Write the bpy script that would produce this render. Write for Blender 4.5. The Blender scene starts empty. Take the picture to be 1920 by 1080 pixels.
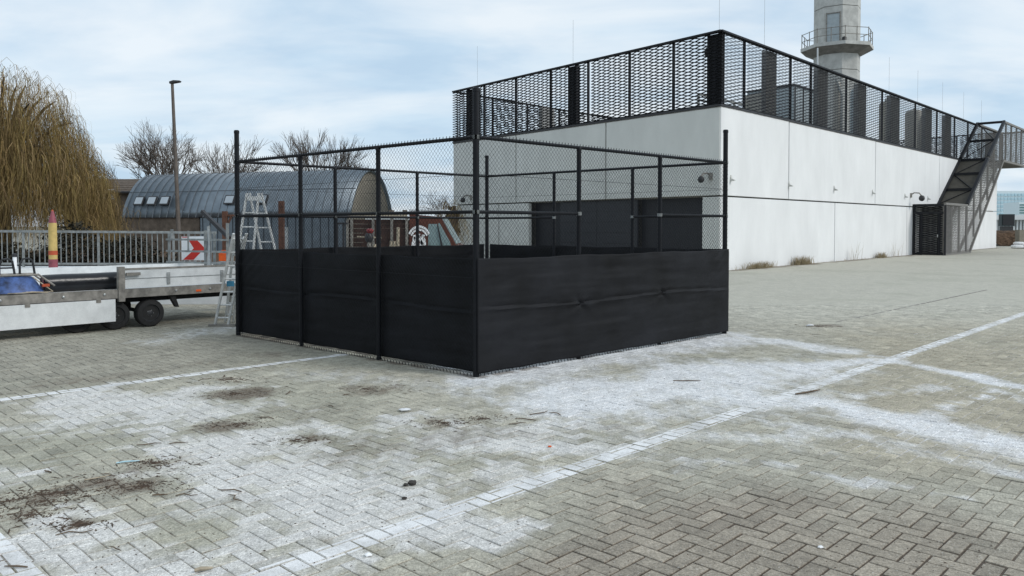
import bpy, math, random
import numpy as np
from mathutils import Vector
random.seed(7)
rng = np.random.default_rng(11)
R = math.radians
S = bpy.context.scene
COL = S.collection

# ------------------------------------------------------------------ camera
F, CXP, CYP, CAMH = 1480.0, 960.0, 540.0, 1.7
PITCH, SHIFT = R(1.5), -77.2/1920.0
cd = bpy.data.cameras.new('camera'); cam = bpy.data.objects.new('camera', cd); COL.objects.link(cam)
cam.location = (0, 0, CAMH); cam.rotation_euler = (R(90)-PITCH, 0, 0)
cd.sensor_width = 36; cd.lens = F/1920*36; cd.shift_y = SHIFT
cd.clip_start = 0.05; cd.clip_end = 6000
S.camera = cam
# ------------------------------------------------------------------ sky
SUN_EL, SUN_AZ = R(36), R(112)          # azimuth from +Y towards +X
w = bpy.data.worlds.new('World'); S.world = w; w.use_nodes = True
nt = w.node_tree; N = nt.nodes; L = nt.links; N.clear()
def nn(t, **k):
    n = N.new(t)
    for a, b in k.items(): setattr(n, a, b)
    return n
def vm(op, a=None, b=None):
    n = nn('ShaderNodeMath', operation=op)
    for i, x in enumerate((a, b)):
        if x is None: continue
        if isinstance(x, (int, float)): n.inputs[i].default_value = x
        else: L.new(x, n.inputs[i])
    return n.outputs[0]
sky = nn('ShaderNodeTexSky', sky_type='NISHITA', sun_disc=False, sun_elevation=SUN_EL, sun_rotation=SUN_AZ)
sky.air_density = 1.0; sky.dust_density = 1.5; sky.ozone_density = 1.5
tc = nn('ShaderNodeTexCoord'); sp = nn('ShaderNodeSeparateXYZ'); L.new(tc.outputs['Generated'], sp.inputs[0])
zz = vm('ADD', vm('MAXIMUM', sp.outputs[2], 0.0), 0.22)
cb = nn('ShaderNodeCombineXYZ'); L.new(vm('DIVIDE', sp.outputs[0], zz), cb.inputs[0]); L.new(vm('DIVIDE', sp.outputs[1], zz), cb.inputs[1])
mp = nn('ShaderNodeMapping'); mp.inputs['Scale'].default_value = (0.95, 1.5, 1); mp.inputs['Location'].default_value = (1.35, 0.6, 0.2)
L.new(cb.outputs[0], mp.inputs[0])
n1 = nn('ShaderNodeTexNoise'); n1.inputs['Scale'].default_value = 1.5; n1.inputs['Detail'].default_value = 7; n1.inputs['Roughness'].default_value = .52; n1.inputs['Distortion'].default_value = .35
L.new(mp.outputs[0], n1.inputs['Vector'])
r1 = nn('ShaderNodeValToRGB'); e = r1.color_ramp.elements
e[0].position = .37; e[0].color = (0, 0, 0, 1); e[1].position = .65; e[1].color = (1, 1, 1, 1)
L.new(n1.outputs['Fac'], r1.inputs[0])
n2 = nn('ShaderNodeTexNoise'); n2.inputs['Scale'].default_value = 2.6; n2.inputs['Detail'].default_value = 5
L.new(mp.outputs[0], n2.inputs['Vector'])
r2 = nn('ShaderNodeValToRGB'); e = r2.color_ramp.elements
e[0].position = .35; e[0].color = (5.0, 6.6, 8.2, 1); e[1].position = .65; e[1].color = (6.2, 7.7, 9.0, 1)
L.new(n2.outputs['Fac'], r2.inputs[0])
mx = nn('ShaderNodeMixRGB'); mx.inputs[2].default_value = (8.3, 9.0, 9.55, 1)
L.new(r1.outputs[0], mx.inputs[0]); L.new(r2.outputs[0], mx.inputs[1])
mx2 = nn('ShaderNodeMixRGB'); mx2.inputs[0].default_value = .88      # thin overcast over the clear sky
L.new(sky.outputs[0], mx2.inputs[1]); L.new(mx.outputs[0], mx2.inputs[2])
bg = nn('ShaderNodeBackground'); bg.inputs[1].default_value = .1; L.new(mx2.outputs[0], bg.inputs[0])
out = nn('ShaderNodeOutputWorld'); L.new(bg.outputs[0], out.inputs[0])
# ------------------------------------------------------------------ sun
sd = bpy.data.lights.new('sun', 'SUN'); sd.energy = 1.5; sd.angle = R(14); sd.color = (1, .965, .92)
so = bpy.data.objects.new('sun', sd); COL.objects.link(so)
tosun = Vector((math.sin(SUN_AZ)*math.cos(SUN_EL), math.cos(SUN_AZ)*math.cos(SUN_EL), math.sin(SUN_EL)))
so.rotation_euler = tosun.to_track_quat('Z', 'Y').to_euler(); so.location = (20, -10, 30)
S.view_settings.view_transform = 'Standard'; S.view_settings.look = 'None'
S.view_settings.exposure = 0.12; S.view_settings.gamma = 1.0
S.render.engine = 'CYCLES'

# ------------------------------------------------------------------ pixel <-> place
cp, spt = math.cos(PITCH), math.sin(PITCH)
def ray(px, py):
    xc = (px-CXP)/F; yc = -(py-CYP)/F + SHIFT*1920/F
    return Vector((xc, cp+yc*spt, -spt+yc*cp))
def G(px, py):
    d = ray(px, py); t = -CAMH/d.z
    return Vector((d.x*t, d.y*t, 0))
def D(px, py, y):
    d = ray(px, py); t = y/d.y
    return Vector((d.x*t, y, CAMH+d.z*t))
def proj(x, y, z=0.0):
    dz = z-CAMH
    dep = y*cp - dz*spt; up = y*spt + dz*cp
    return CXP + F*x/dep, CYP - F*(up/dep) + SHIFT*1920
V = Vector

# ------------------------------------------------------------------ noise in numpy
def vnoise(x, y, seed):
    xi = np.floor(x).astype(np.int64); yi = np.floor(y).astype(np.int64)
    xf = x-xi; yf = y-yi; xf = xf*xf*(3-2*xf); yf = yf*yf*(3-2*yf)
    def h(a, b):
        n = (a*374761393 + b*668265263 + seed*982451653) & 0xffffffff
        n = ((n ^ (n >> 13))*1274126177) & 0xffffffff
        return ((n ^ (n >> 16)) & 0xffff)/65535.0
    return (h(xi, yi)*(1-xf)+h(xi+1, yi)*xf)*(1-yf) + (h(xi, yi+1)*(1-xf)+h(xi+1, yi+1)*xf)*yf
def fbm(x, y, sc, seed, octv=4):
    v = 0; a = .5; s = sc; tot = 0
    for i in range(octv):
        v = v + a*vnoise(x*s+17.3*i, y*s-9.1*i, seed+i); tot += a; a *= .5; s *= 2.03
    return v/tot
def sm(a, b, x):
    t = np.clip((x-a)/(b-a), 0, 1); return t*t*(3-2*t)

# ------------------------------------------------------------------ materials
MATS = {}
def mat(name, col, rough=.7, metal=0, var=.12, nscale=6, bump=0, bscale=40, spec=.4, streak=0, emit=None, fine=.0):
    if name in MATS: return MATS[name]
    m = bpy.data.materials.new(name); m.use_nodes = True
    t = m.node_tree; b = t.nodes['Principled BSDF']; ln = t.links
    b.inputs['Roughness'].default_value = rough; b.inputs['Metallic'].default_value = metal
    b.inputs['Specular IOR Level'].default_value = spec
    c = t.nodes.new('ShaderNodeTexCoord'); mpn = t.nodes.new('ShaderNodeMapping')
    if streak: mpn.inputs['Scale'].default_value = (1, 1, 1-streak)
    ln.new(c.outputs['Object'], mpn.inputs[0])
    n = t.nodes.new('ShaderNodeTexNoise'); n.inputs['Scale'].default_value = nscale; n.inputs['Detail'].default_value = 6; n.inputs['Roughness'].default_value = .6
    ln.new(mpn.outputs[0], n.inputs['Vector'])
    r = t.nodes.new('ShaderNodeValToRGB')
    e = r.color_ramp.elements
    e[0].position = .3; e[1].position = .7
    e[0].color = tuple(max(0, x*(1-var*1.6)) for x in col)+(1,); e[1].color = tuple(min(1, x*(1+var)) for x in col)+(1,)
    ln.new(n.outputs['Fac'], r.inputs[0])
    cout = r.outputs[0]
    if fine:
        n3 = t.nodes.new('ShaderNodeTexNoise'); n3.inputs['Scale'].default_value = bscale*3; n3.inputs['Detail'].default_value = 2
        ln.new(c.outputs['Object'], n3.inputs['Vector'])
        mr = t.nodes.new('ShaderNodeMapRange'); mr.inputs[1].default_value = .3; mr.inputs[2].default_value = .7; mr.inputs[3].default_value = 1-fine; mr.inputs[4].default_value = 1+fine
        ln.new(n3.outputs['Fac'], mr.inputs[0])
        mu = t.nodes.new('ShaderNodeMixRGB'); mu.blend_type = 'MULTIPLY'; mu.inputs[0].default_value = 1
        ln.new(cout, mu.inputs[1]); ln.new(mr.outputs[0], mu.inputs[2]); cout = mu.outputs[0]
    ln.new(cout, b.inputs['Base Color'])
    if bump:
        n2 = t.nodes.new('ShaderNodeTexNoise'); n2.inputs['Scale'].default_value = bscale; n2.inputs['Detail'].default_value = 4
        ln.new(c.outputs['Object'], n2.inputs['Vector'])
        bp = t.nodes.new('ShaderNodeBump'); bp.inputs['Strength'].default_value = bump; bp.inputs['Distance'].default_value = .02
        ln.new(n2.outputs['Fac'], bp.inputs['Height']); ln.new(bp.outputs[0], b.inputs['Normal'])
    MATS[name] = m
    return m
def attr_mat(name, rough=.85, grain=.25, gscale=170, bump=.35, spec=.3, fleck=False, masked=True):
    m = bpy.data.materials.new(name); m.use_nodes = True
    t = m.node_tree; b = t.nodes['Principled BSDF']; ln = t.links
    b.inputs['Roughness'].default_value = rough; b.inputs['Specular IOR Level'].default_value = spec
    a = t.nodes.new('ShaderNodeAttribute'); a.attribute_name = 'Col'
    g = t.nodes.new('ShaderNodeNewGeometry')
    col = a.outputs['Color']
    if masked:
        a2 = t.nodes.new('ShaderNodeAttribute'); a2.attribute_name = 'Mask'
        sx_ = t.nodes.new('ShaderNodeSeparateColor'); ln.new(a2.outputs['Color'], sx_.inputs[0])
        def layer(col, fac, sc, amp, lo, hi, colr, top, rot):
            mpn = t.nodes.new('ShaderNodeMapping'); mpn.inputs['Rotation'].default_value = (0, 0, rot); mpn.inputs['Scale'].default_value = (1, .4, 1); ln.new(g.outputs['Position'], mpn.inputs[0])
            n = t.nodes.new('ShaderNodeTexNoise'); n.inputs['Scale'].default_value = sc; n.inputs['Detail'].default_value = 9; n.inputs['Roughness'].default_value = .68
            ln.new(mpn.outputs[0], n.inputs['Vector'])
            m1 = t.nodes.new('ShaderNodeMath'); m1.operation = 'SUBTRACT'; ln.new(n.outputs['Fac'], m1.inputs[0]); m1.inputs[1].default_value = .5
            m2 = t.nodes.new('ShaderNodeMath'); m2.operation = 'MULTIPLY_ADD'; ln.new(m1.outputs[0], m2.inputs[0]); m2.inputs[1].default_value = amp; ln.new(fac, m2.inputs[2])
            mr = t.nodes.new('ShaderNodeMapRange'); mr.interpolation_type = 'SMOOTHSTEP'; mr.inputs[1].default_value = lo; mr.inputs[2].default_value = hi; mr.inputs[4].default_value = top; ln.new(m2.outputs[0], mr.inputs[0])
            mu = t.nodes.new('ShaderNodeMixRGB'); mu.inputs[2].default_value = colr; ln.new(mr.outputs[0], mu.inputs[0]); ln.new(col, mu.inputs[1]); return mu.outputs[0]
        col = layer(col, sx_.outputs[2], 9.0, 1.3, .10, 1.0, (.62, .61, .59, 1), .84, 0)
        col = layer(col, sx_.outputs[0], 6.0, 1.7, .05, 1.2, (.69, .695, .705, 1), .88, 0)
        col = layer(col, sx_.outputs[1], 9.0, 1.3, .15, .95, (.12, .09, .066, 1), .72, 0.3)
    for sc, am in ((gscale, grain), (gscale*.4, grain), (gscale*.12, grain*.6), (gscale*.02, grain*.35)):
        n = t.nodes.new('ShaderNodeTexNoise'); n.inputs['Scale'].default_value = sc; n.inputs['Detail'].default_value = 3; n.inputs['Roughness'].default_value = .65
        ln.new(g.outputs['Position'], n.inputs['Vector'])
        mr = t.nodes.new('ShaderNodeMapRange'); mr.inputs[1].default_value = .3; mr.inputs[2].default_value = .7; mr.inputs[3].default_value = 1-am; mr.inputs[4].default_value = 1+am
        ln.new(n.outputs['Fac'], mr.inputs[0])
        mu = t.nodes.new('ShaderNodeMixRGB'); mu.blend_type = 'MULTIPLY'; mu.inputs[0].default_value = 1
        ln.new(col, mu.inputs[1]); ln.new(mr.outputs[0], mu.inputs[2]); col = mu.outputs[0]
        if sc == gscale and bump:
            bp = t.nodes.new('ShaderNodeBump'); bp.inputs['Strength'].default_value = bump; bp.inputs['Distance'].default_value = .004
            ln.new(n.outputs['Fac'], bp.inputs['Height']); ln.new(bp.outputs[0], b.inputs['Normal'])
    if fleck:
        n = t.nodes.new('ShaderNodeTexNoise'); n.inputs['Scale'].default_value = 80; n.inputs['Detail'].default_value = 2
        ln.new(g.outputs['Position'], n.inputs['Vector'])
        mr = t.nodes.new('ShaderNodeMapRange'); mr.inputs[1].default_value = .63; mr.inputs[2].default_value = .72; mr.inputs[4].default_value = .5
        ln.new(n.outputs['Fac'], mr.inputs[0])
        mu = t.nodes.new('ShaderNodeMixRGB'); mu.inputs[2].default_value = (.6, .59, .56, 1); ln.new(mr.outputs[0], mu.inputs[0]); ln.new(col, mu.inputs[1]); col = mu.outputs[0]
    ln.new(col, b.inputs['Base Color'])
    MATS[name] = m
    return m
M = {}
M['paver'] = attr_mat('paver', grain=.34, fleck=True)
M['joint'] = attr_mat('joint_sand', grain=.3, bump=.3)
M['black'] = mat('black_powder_coat', (.006, .007, .010), .5, 0, .2, spec=.25)
M['wire'] = mat('black_pvc_wire', (.013, .015, .018), .55, 0, .1, spec=.2)
M['cloth'] = mat('black_windscreen_cloth', (.0072, .0078, .0100), .64, 0, .5, 1.3, .3, 160, .22, fine=.6)
M['galv'] = mat('galvanised_steel', (.42, .44, .44), .45, .7, .2, 12)
M['galv_dull'] = mat('dull_galvanised_steel', (.27, .285, .28), .6, .3, .25, 9)
M['alu'] = mat('ladder_aluminium', (.68, .69, .68), .45, .3, .15, 9)
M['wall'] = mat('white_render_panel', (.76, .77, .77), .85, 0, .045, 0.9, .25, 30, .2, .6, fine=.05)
M['wall2'] = mat('white_render_panel_shaded', (.64, .65, .62), .85, 0, .05, 1.0, .25, 30, .2, .6, fine=.05)  # front-wall copy of the white render, darkened to carry that side's shade
M['trim'] = mat('dark_trim', (.03, .03, .033), .5, 0, .1)
M['mesh'] = mat('anthracite_expanded_metal', (.014, .015, .018), .55, .2, .1, spec=.25)
M['mesh_side'] = mat('sunlit_expanded_metal', (.19, .182, .168), .6, .1, .15)  # paler copy of the mesh metal, sunlight on the stair side put into its colour
M['pier'] = mat('grey_mesh_pier', (.27, .27, .265), .6, .1, .2, 5, spec=.2)
M['door'] = mat('anthracite_door', (.012, .013, .017), .5, 0, .1)
M['door2'] = mat('charcoal_sectional_door', (.026, .028, .033), .5, 0, .1)
M['conc'] = mat('pale_concrete', (.50, .505, .48), .85, 0, .14, 2.2, .2, 25, .2, fine=.06)
M['conc_d'] = mat('dark_concrete', (.25, .24, .22), .85, 0, .18, 3, .2, 25, .2)
M['plinth'] = mat('white_concrete_plinth', (.62, .64, .65), .8, 0, .1, 3, .2, 30, .2)
M['white'] = mat('white_painted_board', (.66, .68, .68), .5, 0, .1, 5, 0, 30, .4, fine=.06)
M['frame'] = mat('grey_trailer_steel', (.26, .245, .22), .6, .2, .3, 8)
M['rubber'] = mat('tyre_rubber', (.02, .02, .02), .8, 0, .2, 20)
M['rim'] = mat('dark_wheel_rim', (.04, .042, .045), .5, .4, .3, 12)
M['blue'] = mat('scuffed_blue_paint', (.045, .09, .24), .5, 0, .5, 9)
M['plastic_black'] = mat('black_plastic_roll', (.010, .011, .014), .3, 0, .3, 6, .2, 14)
M['red'] = mat('sign_red', (.62, .03, .02), .45, 0, .08)
M['signwhite'] = mat('sign_white', (.86, .87, .88), .4, 0, .04)
M['yellow'] = mat('pencil_yellow', (.55, .40, .14), .55, 0, .15, 9)
M['pink'] = mat('pencil_pink', (.27, .07, .09), .55, 0, .2, 9)
M['prd'] = mat('pencil_red_band', (.45, .08, .03), .55, 0, .15, 9)
M['rust'] = mat('rusty_steel', (.10, .045, .028), .85, 0, .3, 9)
M['lamp'] = mat('brown_lamp_post', (.12, .10, .085), .6, .2, .2, 4)
M['orange'] = mat('orange_plastic', (.75, .11, .015), .45, 0, .1)
M['redp'] = mat('red_machine_paint', (.20, .02, .022), .5, 0, .15)
M['roofm'] = mat('blue_grey_zinc', (.19, .225, .255), .33, .6, .12, 2.5)
M['seam'] = mat('zinc_seam', (.085, .10, .115), .5, .3, .1)
M['brickw'] = mat('brown_brickwork', (.15, .12, .095), .9, 0, .25, 3, .3, 14, .2, fine=.2)
M['gable'] = mat('beige_gable_render', (.27, .245, .20), .9, 0, .1, 2)
M['tile'] = mat('brown_roof_tile', (.12, .095, .075), .85, 0, .25, 7)
M['glassw'] = mat('skylight_glass', (.40, .45, .49), .12, 0, .05, 2, spec=.7)
M['truck'] = mat('brown_red_truck_paint', (.115, .038, .024), .4, 0, .15)
M['wood'] = mat('dark_red_wood_boards', (.05, .026, .02), .8, 0, .35, 9)
M['glass'] = mat('teal_windscreen', (.24, .33, .34), .12, 0, .1, 2, spec=.9)
M['tank'] = mat('beige_grey_tank', (.30, .29, .26), .55, .2, .1)
M['tankb'] = mat('pale_blue_grey_cabinet', (.36, .41, .43), .5, .2, .08)
M['tower'] = mat('blue_tower_glass', (.42, .60, .68), .25, 0, .1, .1, spec=.6)
M['towerf'] = mat('pale_tower_frame', (.62, .72, .76), .6, 0, .05)
M['soil'] = mat('brown_soil', (.10, .065, .042), .95, 0, .45, 4, .6, 9, .1, fine=.3)
M['soil2'] = mat('dry_soil_crumbs', (.085, .06, .043), .95, 0, .4, 30)
M['twig'] = mat('dry_twig', (.13, .095, .065), .9, 0, .3, 20)
M['twig_l'] = mat('pale_twig', (.42, .36, .27), .9, 0, .2, 20)
M['bark'] = mat('dark_bark', (.12, .10, .085), .95, 0, .3, 12)
M['willow_bark'] = mat('willow_bark', (.10, .075, .05), .95, 0, .3, 8)
M['straw'] = mat('dry_grass', (.26, .21, .12), .9, 0, .3, 20)
M['bag'] = mat('white_sack', (.72, .73, .74), .7, 0, .1, 6)
M['screenbox'] = mat('dark_display_box', (.035, .05, .055), .5, 0, .1)
M['stone'] = mat('dark_stone', (.055, .05, .045), .9, 0, .3, 18, .4, 40)
M['ltblue'] = mat('pale_blue_plastic', (.45, .68, .78), .4, 0, .05)
M['teal'] = mat('blue_label', (.05, .25, .40), .5, 0, .05)
M['conc_l'] = mat('viaduct_concrete', (.60, .63, .65), .8, 0, .06, .3)
M['step'] = mat('grey_steel_stair_tread', (.30, .30, .29), .6, .2, .1)
M['brown_mesh'] = mat('dark_brown_mesh_roof', (.05, .046, .036), .7, 0, .2, 3)

# strands with their own colour
def strand_mat(name):
    m = bpy.data.materials.new(name); m.use_nodes = True
    t = m.node_tree; b = t.nodes['Principled BSDF']
    b.inputs['Roughness'].default_value = .85; b.inputs['Specular IOR Level'].default_value = .15
    a = t.nodes.new('ShaderNodeAttribute'); a.attribute_name = 'Col'
    t.links.new(a.outputs['Color'], b.inputs['Base Color']); return m
M['strand'] = strand_mat('willow_strand')
# worn road paint
def paint_mat():
    m = bpy.data.materials.new('worn_white_line_paint'); m.use_nodes = True
    t = m.node_tree; b = t.nodes['Principled BSDF']; ln = t.links
    b.inputs['Roughness'].default_value = .8
    g = t.nodes.new('ShaderNodeNewGeometry')
    n = t.nodes.new('ShaderNodeTexNoise'); n.inputs['Scale'].default_value = 2.2; n.inputs['Detail'].default_value = 9; n.inputs['Roughness'].default_value = .75
    ln.new(g.outputs['Position'], n.inputs['Vector'])
    r = t.nodes.new('ShaderNodeMapRange'); r.inputs[1].default_value = .36; r.inputs[2].default_value = .56; r.inputs[3].default_value = .55; r.inputs[4].default_value = 1.0
    ln.new(n.outputs['Fac'], r.inputs[0]); ln.new(r.outputs[0], b.inputs['Alpha'])
    n2 = t.nodes.new('ShaderNodeTexNoise'); n2.inputs['Scale'].default_value = 130; ln.new(g.outputs['Position'], n2.inputs['Vector'])
    cr = t.nodes.new('ShaderNodeValToRGB'); cr.color_ramp.elements[0].color = (.62, .62, .61, 1); cr.color_ramp.elements[1].color = (.86, .86, .86, 1)
    cr.color_ramp.elements[0].position = .3; cr.color_ramp.elements[1].position = .65
    ln.new(n2.outputs['Fac'], cr.inputs[0]); ln.new(cr.outputs[0], b.inputs['Base Color'])
    return m
M['paint'] = paint_mat()

# ------------------------------------------------------------------ mesh building
class MB:
    def __init__(s): s.v = []; s.f = []
    def prism(s, o, ex, ey, ez):
        o = V(o); ex = V(ex); ey = V(ey); ez = V(ez); n = len(s.v)
        for c in (0, 1):
            for (a, b) in ((0, 0), (1, 0), (1, 1), (0, 1)): s.v.append(tuple(o+ex*a+ey*b+ez*c))
        q = [(0, 3, 2, 1), (4, 5, 6, 7), (0, 1, 5, 4), (1, 2, 6, 5), (2, 3, 7, 6), (3, 0, 4, 7)]
        if ex.cross(ey).dot(ez) < 0: q = [tuple(reversed(x)) for x in q]
        s.f += [tuple(i+n for i in x) for x in q]; return s
    def box(s, x0, x1, y0, y1, z0, z1):
        return s.prism((x0, y0, z0), (x1-x0, 0, 0), (0, y1-y0, 0), (0, 0, z1-z0))
    def bar(s, a, b, w, d, up=(0, 0, 1)):     # rectangular bar from a to b
        a = V(a); b = V(b); t = (b-a).normalized(); u = V(up)
        x = t.cross(u)
        if x.length < 1e-4: x = t.cross(V((1, 0, 0)))
        x.normalize(); y = x.cross(t).normalized()
        return s.prism(a-x*w/2-y*d/2, x*w, y*d, b-a)
    def tube(s, pts, r, n=8, cap=True):
        pts = [V(p) for p in pts]; k = len(pts); rr = r if isinstance(r, (list, tuple)) else [r]*k
        base = len(s.v); prev = None
        for i, p in enumerate(pts):
            t = (pts[min(i+1, k-1)]-pts[max(i-1, 0)])
            if t.length < 1e-9: t = V((0, 0, 1))
            t.normalize()
            if prev is None:
                x = t.cross(V((0, 0, 1)))
                if x.length < 1e-3: x = t.cross(V((1, 0, 0)))
                x.normalize()
            else:
                x = prev - t*prev.dot(t)
                if x.length < 1e-4: x = t.cross(V((.3, .7, .1)))
                x.normalize()
            prev = x; y = t.cross(x)
            for j in range(n):
                a = 2*math.pi*j/n; s.v.append(tuple(p+(x*math.cos(a)+y*math.sin(a))*rr[i]))
        for i in range(k-1):
            for j in range(n):
                a = base+i*n+j; b = base+i*n+(j+1) % n
                s.f.append((a, b, b+n, a+n))
        if cap and n > 3:
            s.f.append(tuple(base+j for j in reversed(range(n)))); s.f.append(tuple(base+(k-1)*n+j for j in range(n)))
        return s
    def lathe(s, o, prof, n=16, ax=(0, 0, 1), cap=True):   # prof: list of (r, h)
        o = V(o); ax = V(ax).normalized(); x = ax.cross(V((0, 0, 1)))
        if x.length < 1e-3: x = V((1, 0, 0))
        x.normalize(); y = ax.cross(x); base = len(s.v)
        for (r, h) in prof:
            for j in range(n):
                a = 2*math.pi*(j+.5)/n; s.v.append(tuple(o+ax*h+(x*math.cos(a)+y*math.sin(a))*r))
        for i in range(len(prof)-1):
            for j in range(n):
                a = base+i*n+j; b = base+i*n+(j+1) % n; s.f.append((a, b, b+n, a+n))
        if cap:
            s.f.append(tuple(base+j for j in reversed(range(n)))); s.f.append(tuple(base+(len(prof)-1)*n+j for j in range(n)))
        return s
    def poly(s, pts, ext):              # extruded polygon
        n = len(s.v); k = len(pts); e = V(ext)
        for p in pts: s.v.append(tuple(p))
        for p in pts: s.v.append(tuple(V(p)+e))
        s.f.append(tuple(n+i for i in reversed(range(k)))); s.f.append(tuple(n+k+i for i in range(k)))
        for i in range(k): s.f.append((n+i, n+(i+1) % k, n+k+(i+1) % k, n+k+i))
        return s
    def build(s, name, m, parent=None, smooth=False, origin=None):
        me = bpy.data.meshes.new(name); vs = s.v
        o = V(origin) if origin is not None else None
        if o is not None: vs = [(a-o.x, b-o.y, c-o.z) for a, b, c in vs]
        me.from_pydata(vs, [], s.f); me.validate(); me.update()
        if m is not None: me.materials.append(M[m] if isinstance(m, str) else m)
        if smooth:
            me.polygons.foreach_set('use_smooth', [True]*len(me.polygons))
            try: me.set_sharp_from_angle(angle=R(40))
            except Exception: pass
        ob = bpy.data.objects.new(name, me); COL.objects.link(ob)
        if o is not None: ob.location = o
        if parent is not None:
            ob.parent = parent
            if o is None: ob.location = -parent_world(parent)
            else: ob.location = o - parent_world(parent)
        return ob
def parent_world(p):
    l = V((0, 0, 0))
    while p is not None: l = l+p.location; p = p.parent
    return l
def tag(o, label=None, cat=None, group=None, kind=None):
    if label: o['label'] = label
    if cat: o['category'] = cat
    if group: o['group'] = group
    if kind: o['kind'] = kind
    return o
def thing(name, loc, label, cat, group=None):
    o = bpy.data.objects.new(name, None); COL.objects.link(o); o.location = loc; o.empty_display_size = .1
    return tag(o, label, cat, group)
def set_col(me, cols):
    a = me.color_attributes.new('Col', 'FLOAT_COLOR', 'POINT')
    c = np.ones((len(cols), 4), np.float32); c[:, :3] = cols
    a.data.foreach_set('color', c.ravel())
def set_mask(me, msk):
    a = me.color_attributes.new('Mask', 'FLOAT_COLOR', 'POINT')
    c = np.ones((len(msk), 4), np.float32); c[:, :3] = msk
    a.data.foreach_set('color', c.ravel())

# ================================================================== PAVEMENT
AZ = math.atan2(1440, 1480)              # paving runs along the building
U = np.array([math.sin(AZ), math.cos(AZ)]); W = np.array([-math.cos(AZ), math.sin(AZ)])
def seg_d(x, y, a, b):
    ax, ay = a.x, a.y; dx, dy = b.x-a.x, b.y-a.y
    t = np.clip(((x-ax)*dx+(y-ay)*dy)/(dx*dx+dy*dy+1e-9), 0, 1)
    return np.hypot(x-ax-t*dx, y-ay-t*dy)
STREAK = [(930, 700, 1340, 632, .75, 1), (1060, 745, 1440, 690, .8, 1), (1200, 735, 1480, 750, .55, 1), (1362, 624, 1590, 662, .30, .9),
          (1280, 690, 1660, 680, .24, 1), (1660, 680, 1935, 725, .20, 1), (1470, 742, 1700, 792, .34, 1), (1700, 792, 1940, 850, .36, 1),
          (1750, 790, 1850, 722, .10, .8), (1850, 722, 1935, 760, .08, .7), (1250, 812, 1520, 838, .22, .6), (1480, 800, 1940, 890, .16, .6),
          (1290, 870, 1600, 910, .09, .55), (1600, 900, 1780, 940, .08, .6), (1500, 655, 1680, 672, .10, .7), (1500, 770, 1720, 720, .09, .6),
          (900, 715, 1000, 705, .5, .7), (560, 700, 880, 722, .35, .35), (300, 640, 440, 612, .4, .45), (1000, 770, 1350, 765, .5, .55)]
PATCH = [(290, 765, 1.1, .9), (200, 800, .7, .7), (430, 850, .8, .9), (600, 905, 1.0, .95), (760, 880, .6, .8), (640, 960, .8, .9), (480, 930, .6, .8),
         (250, 985, .55, .8), (330, 1040, .55, .8), (520, 1050, .5, .75), (150, 1010, .4, .9), (900, 840, .5, .9), (1000, 850, .4, .9), (820, 800, .6, .7),
         (60, 880, .5, .8), (1100, 800, .6, .7), (960, 900, .4, .75), (760, 960, .5, .7), (1150, 860, .35, .55), (30, 1040, .35, 1.2)]
SOIL = [(430, 712, .22, 1), (445, 738, .30, 1), (690, 730, .45, .7), (440, 795, .25, .9), (290, 868, .25, 1), (190, 905, .25, .9), (270, 912, .22, .9), (110, 925, .18, 1),
        (70, 940, .2, .9), (150, 985, .12, 1), (560, 825, .2, .7), (830, 793, .2, .8), (905, 785, .2, .6), (1535, 612, .35, .9), (60, 965, .15, .8), (10, 940, .3, .7),
        (620, 1010, .18, .6), (0, 1060, .15, .9), (880, 820, .5, .4), (700, 850, .5, .35), (1150, 790, .4, .3), (560, 770, .5, .3), (1480, 495, 1.5, .5), (1560, 490, 1.4, .5)]
GREEN = [(130, 830, .9, .8), (400, 960, .5, .7), (760, 880, .4, .6), (480, 1010, .3, .6), (350, 900, .4, .5), (860, 880, .35, .6), (560, 745, 1.2, .5), (1090, 830, .4, .5), (640, 820, .6, .5)]
gs = [(G(a, b), G(c, d), wd, k) for a, b, c, d, wd, k in STREAK]
gp = [(G(a, b), r, k) for a, b, r, k in PATCH]; gso = [(G(a, b), r, k) for a, b, r, k in SOIL]; gg = [(G(a, b), r, k) for a, b, r, k in GREEN]
EDGE = [(G(893, 706), G(447, 628), .11, .8), (G(893, 706), G(1358, 625), .11, .8), (V((7.9, 30, 0)), V((7.9, 30, 0))+V((22.1, 23.6, 0))*1.38, .8, .85), (G(60, 728), G(520, 662), .35, .45), (G(1480, 560), G(1640, 540), .5, .25)]  # contact shadow painted along cage and wall foot, together with real edge dirt
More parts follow.
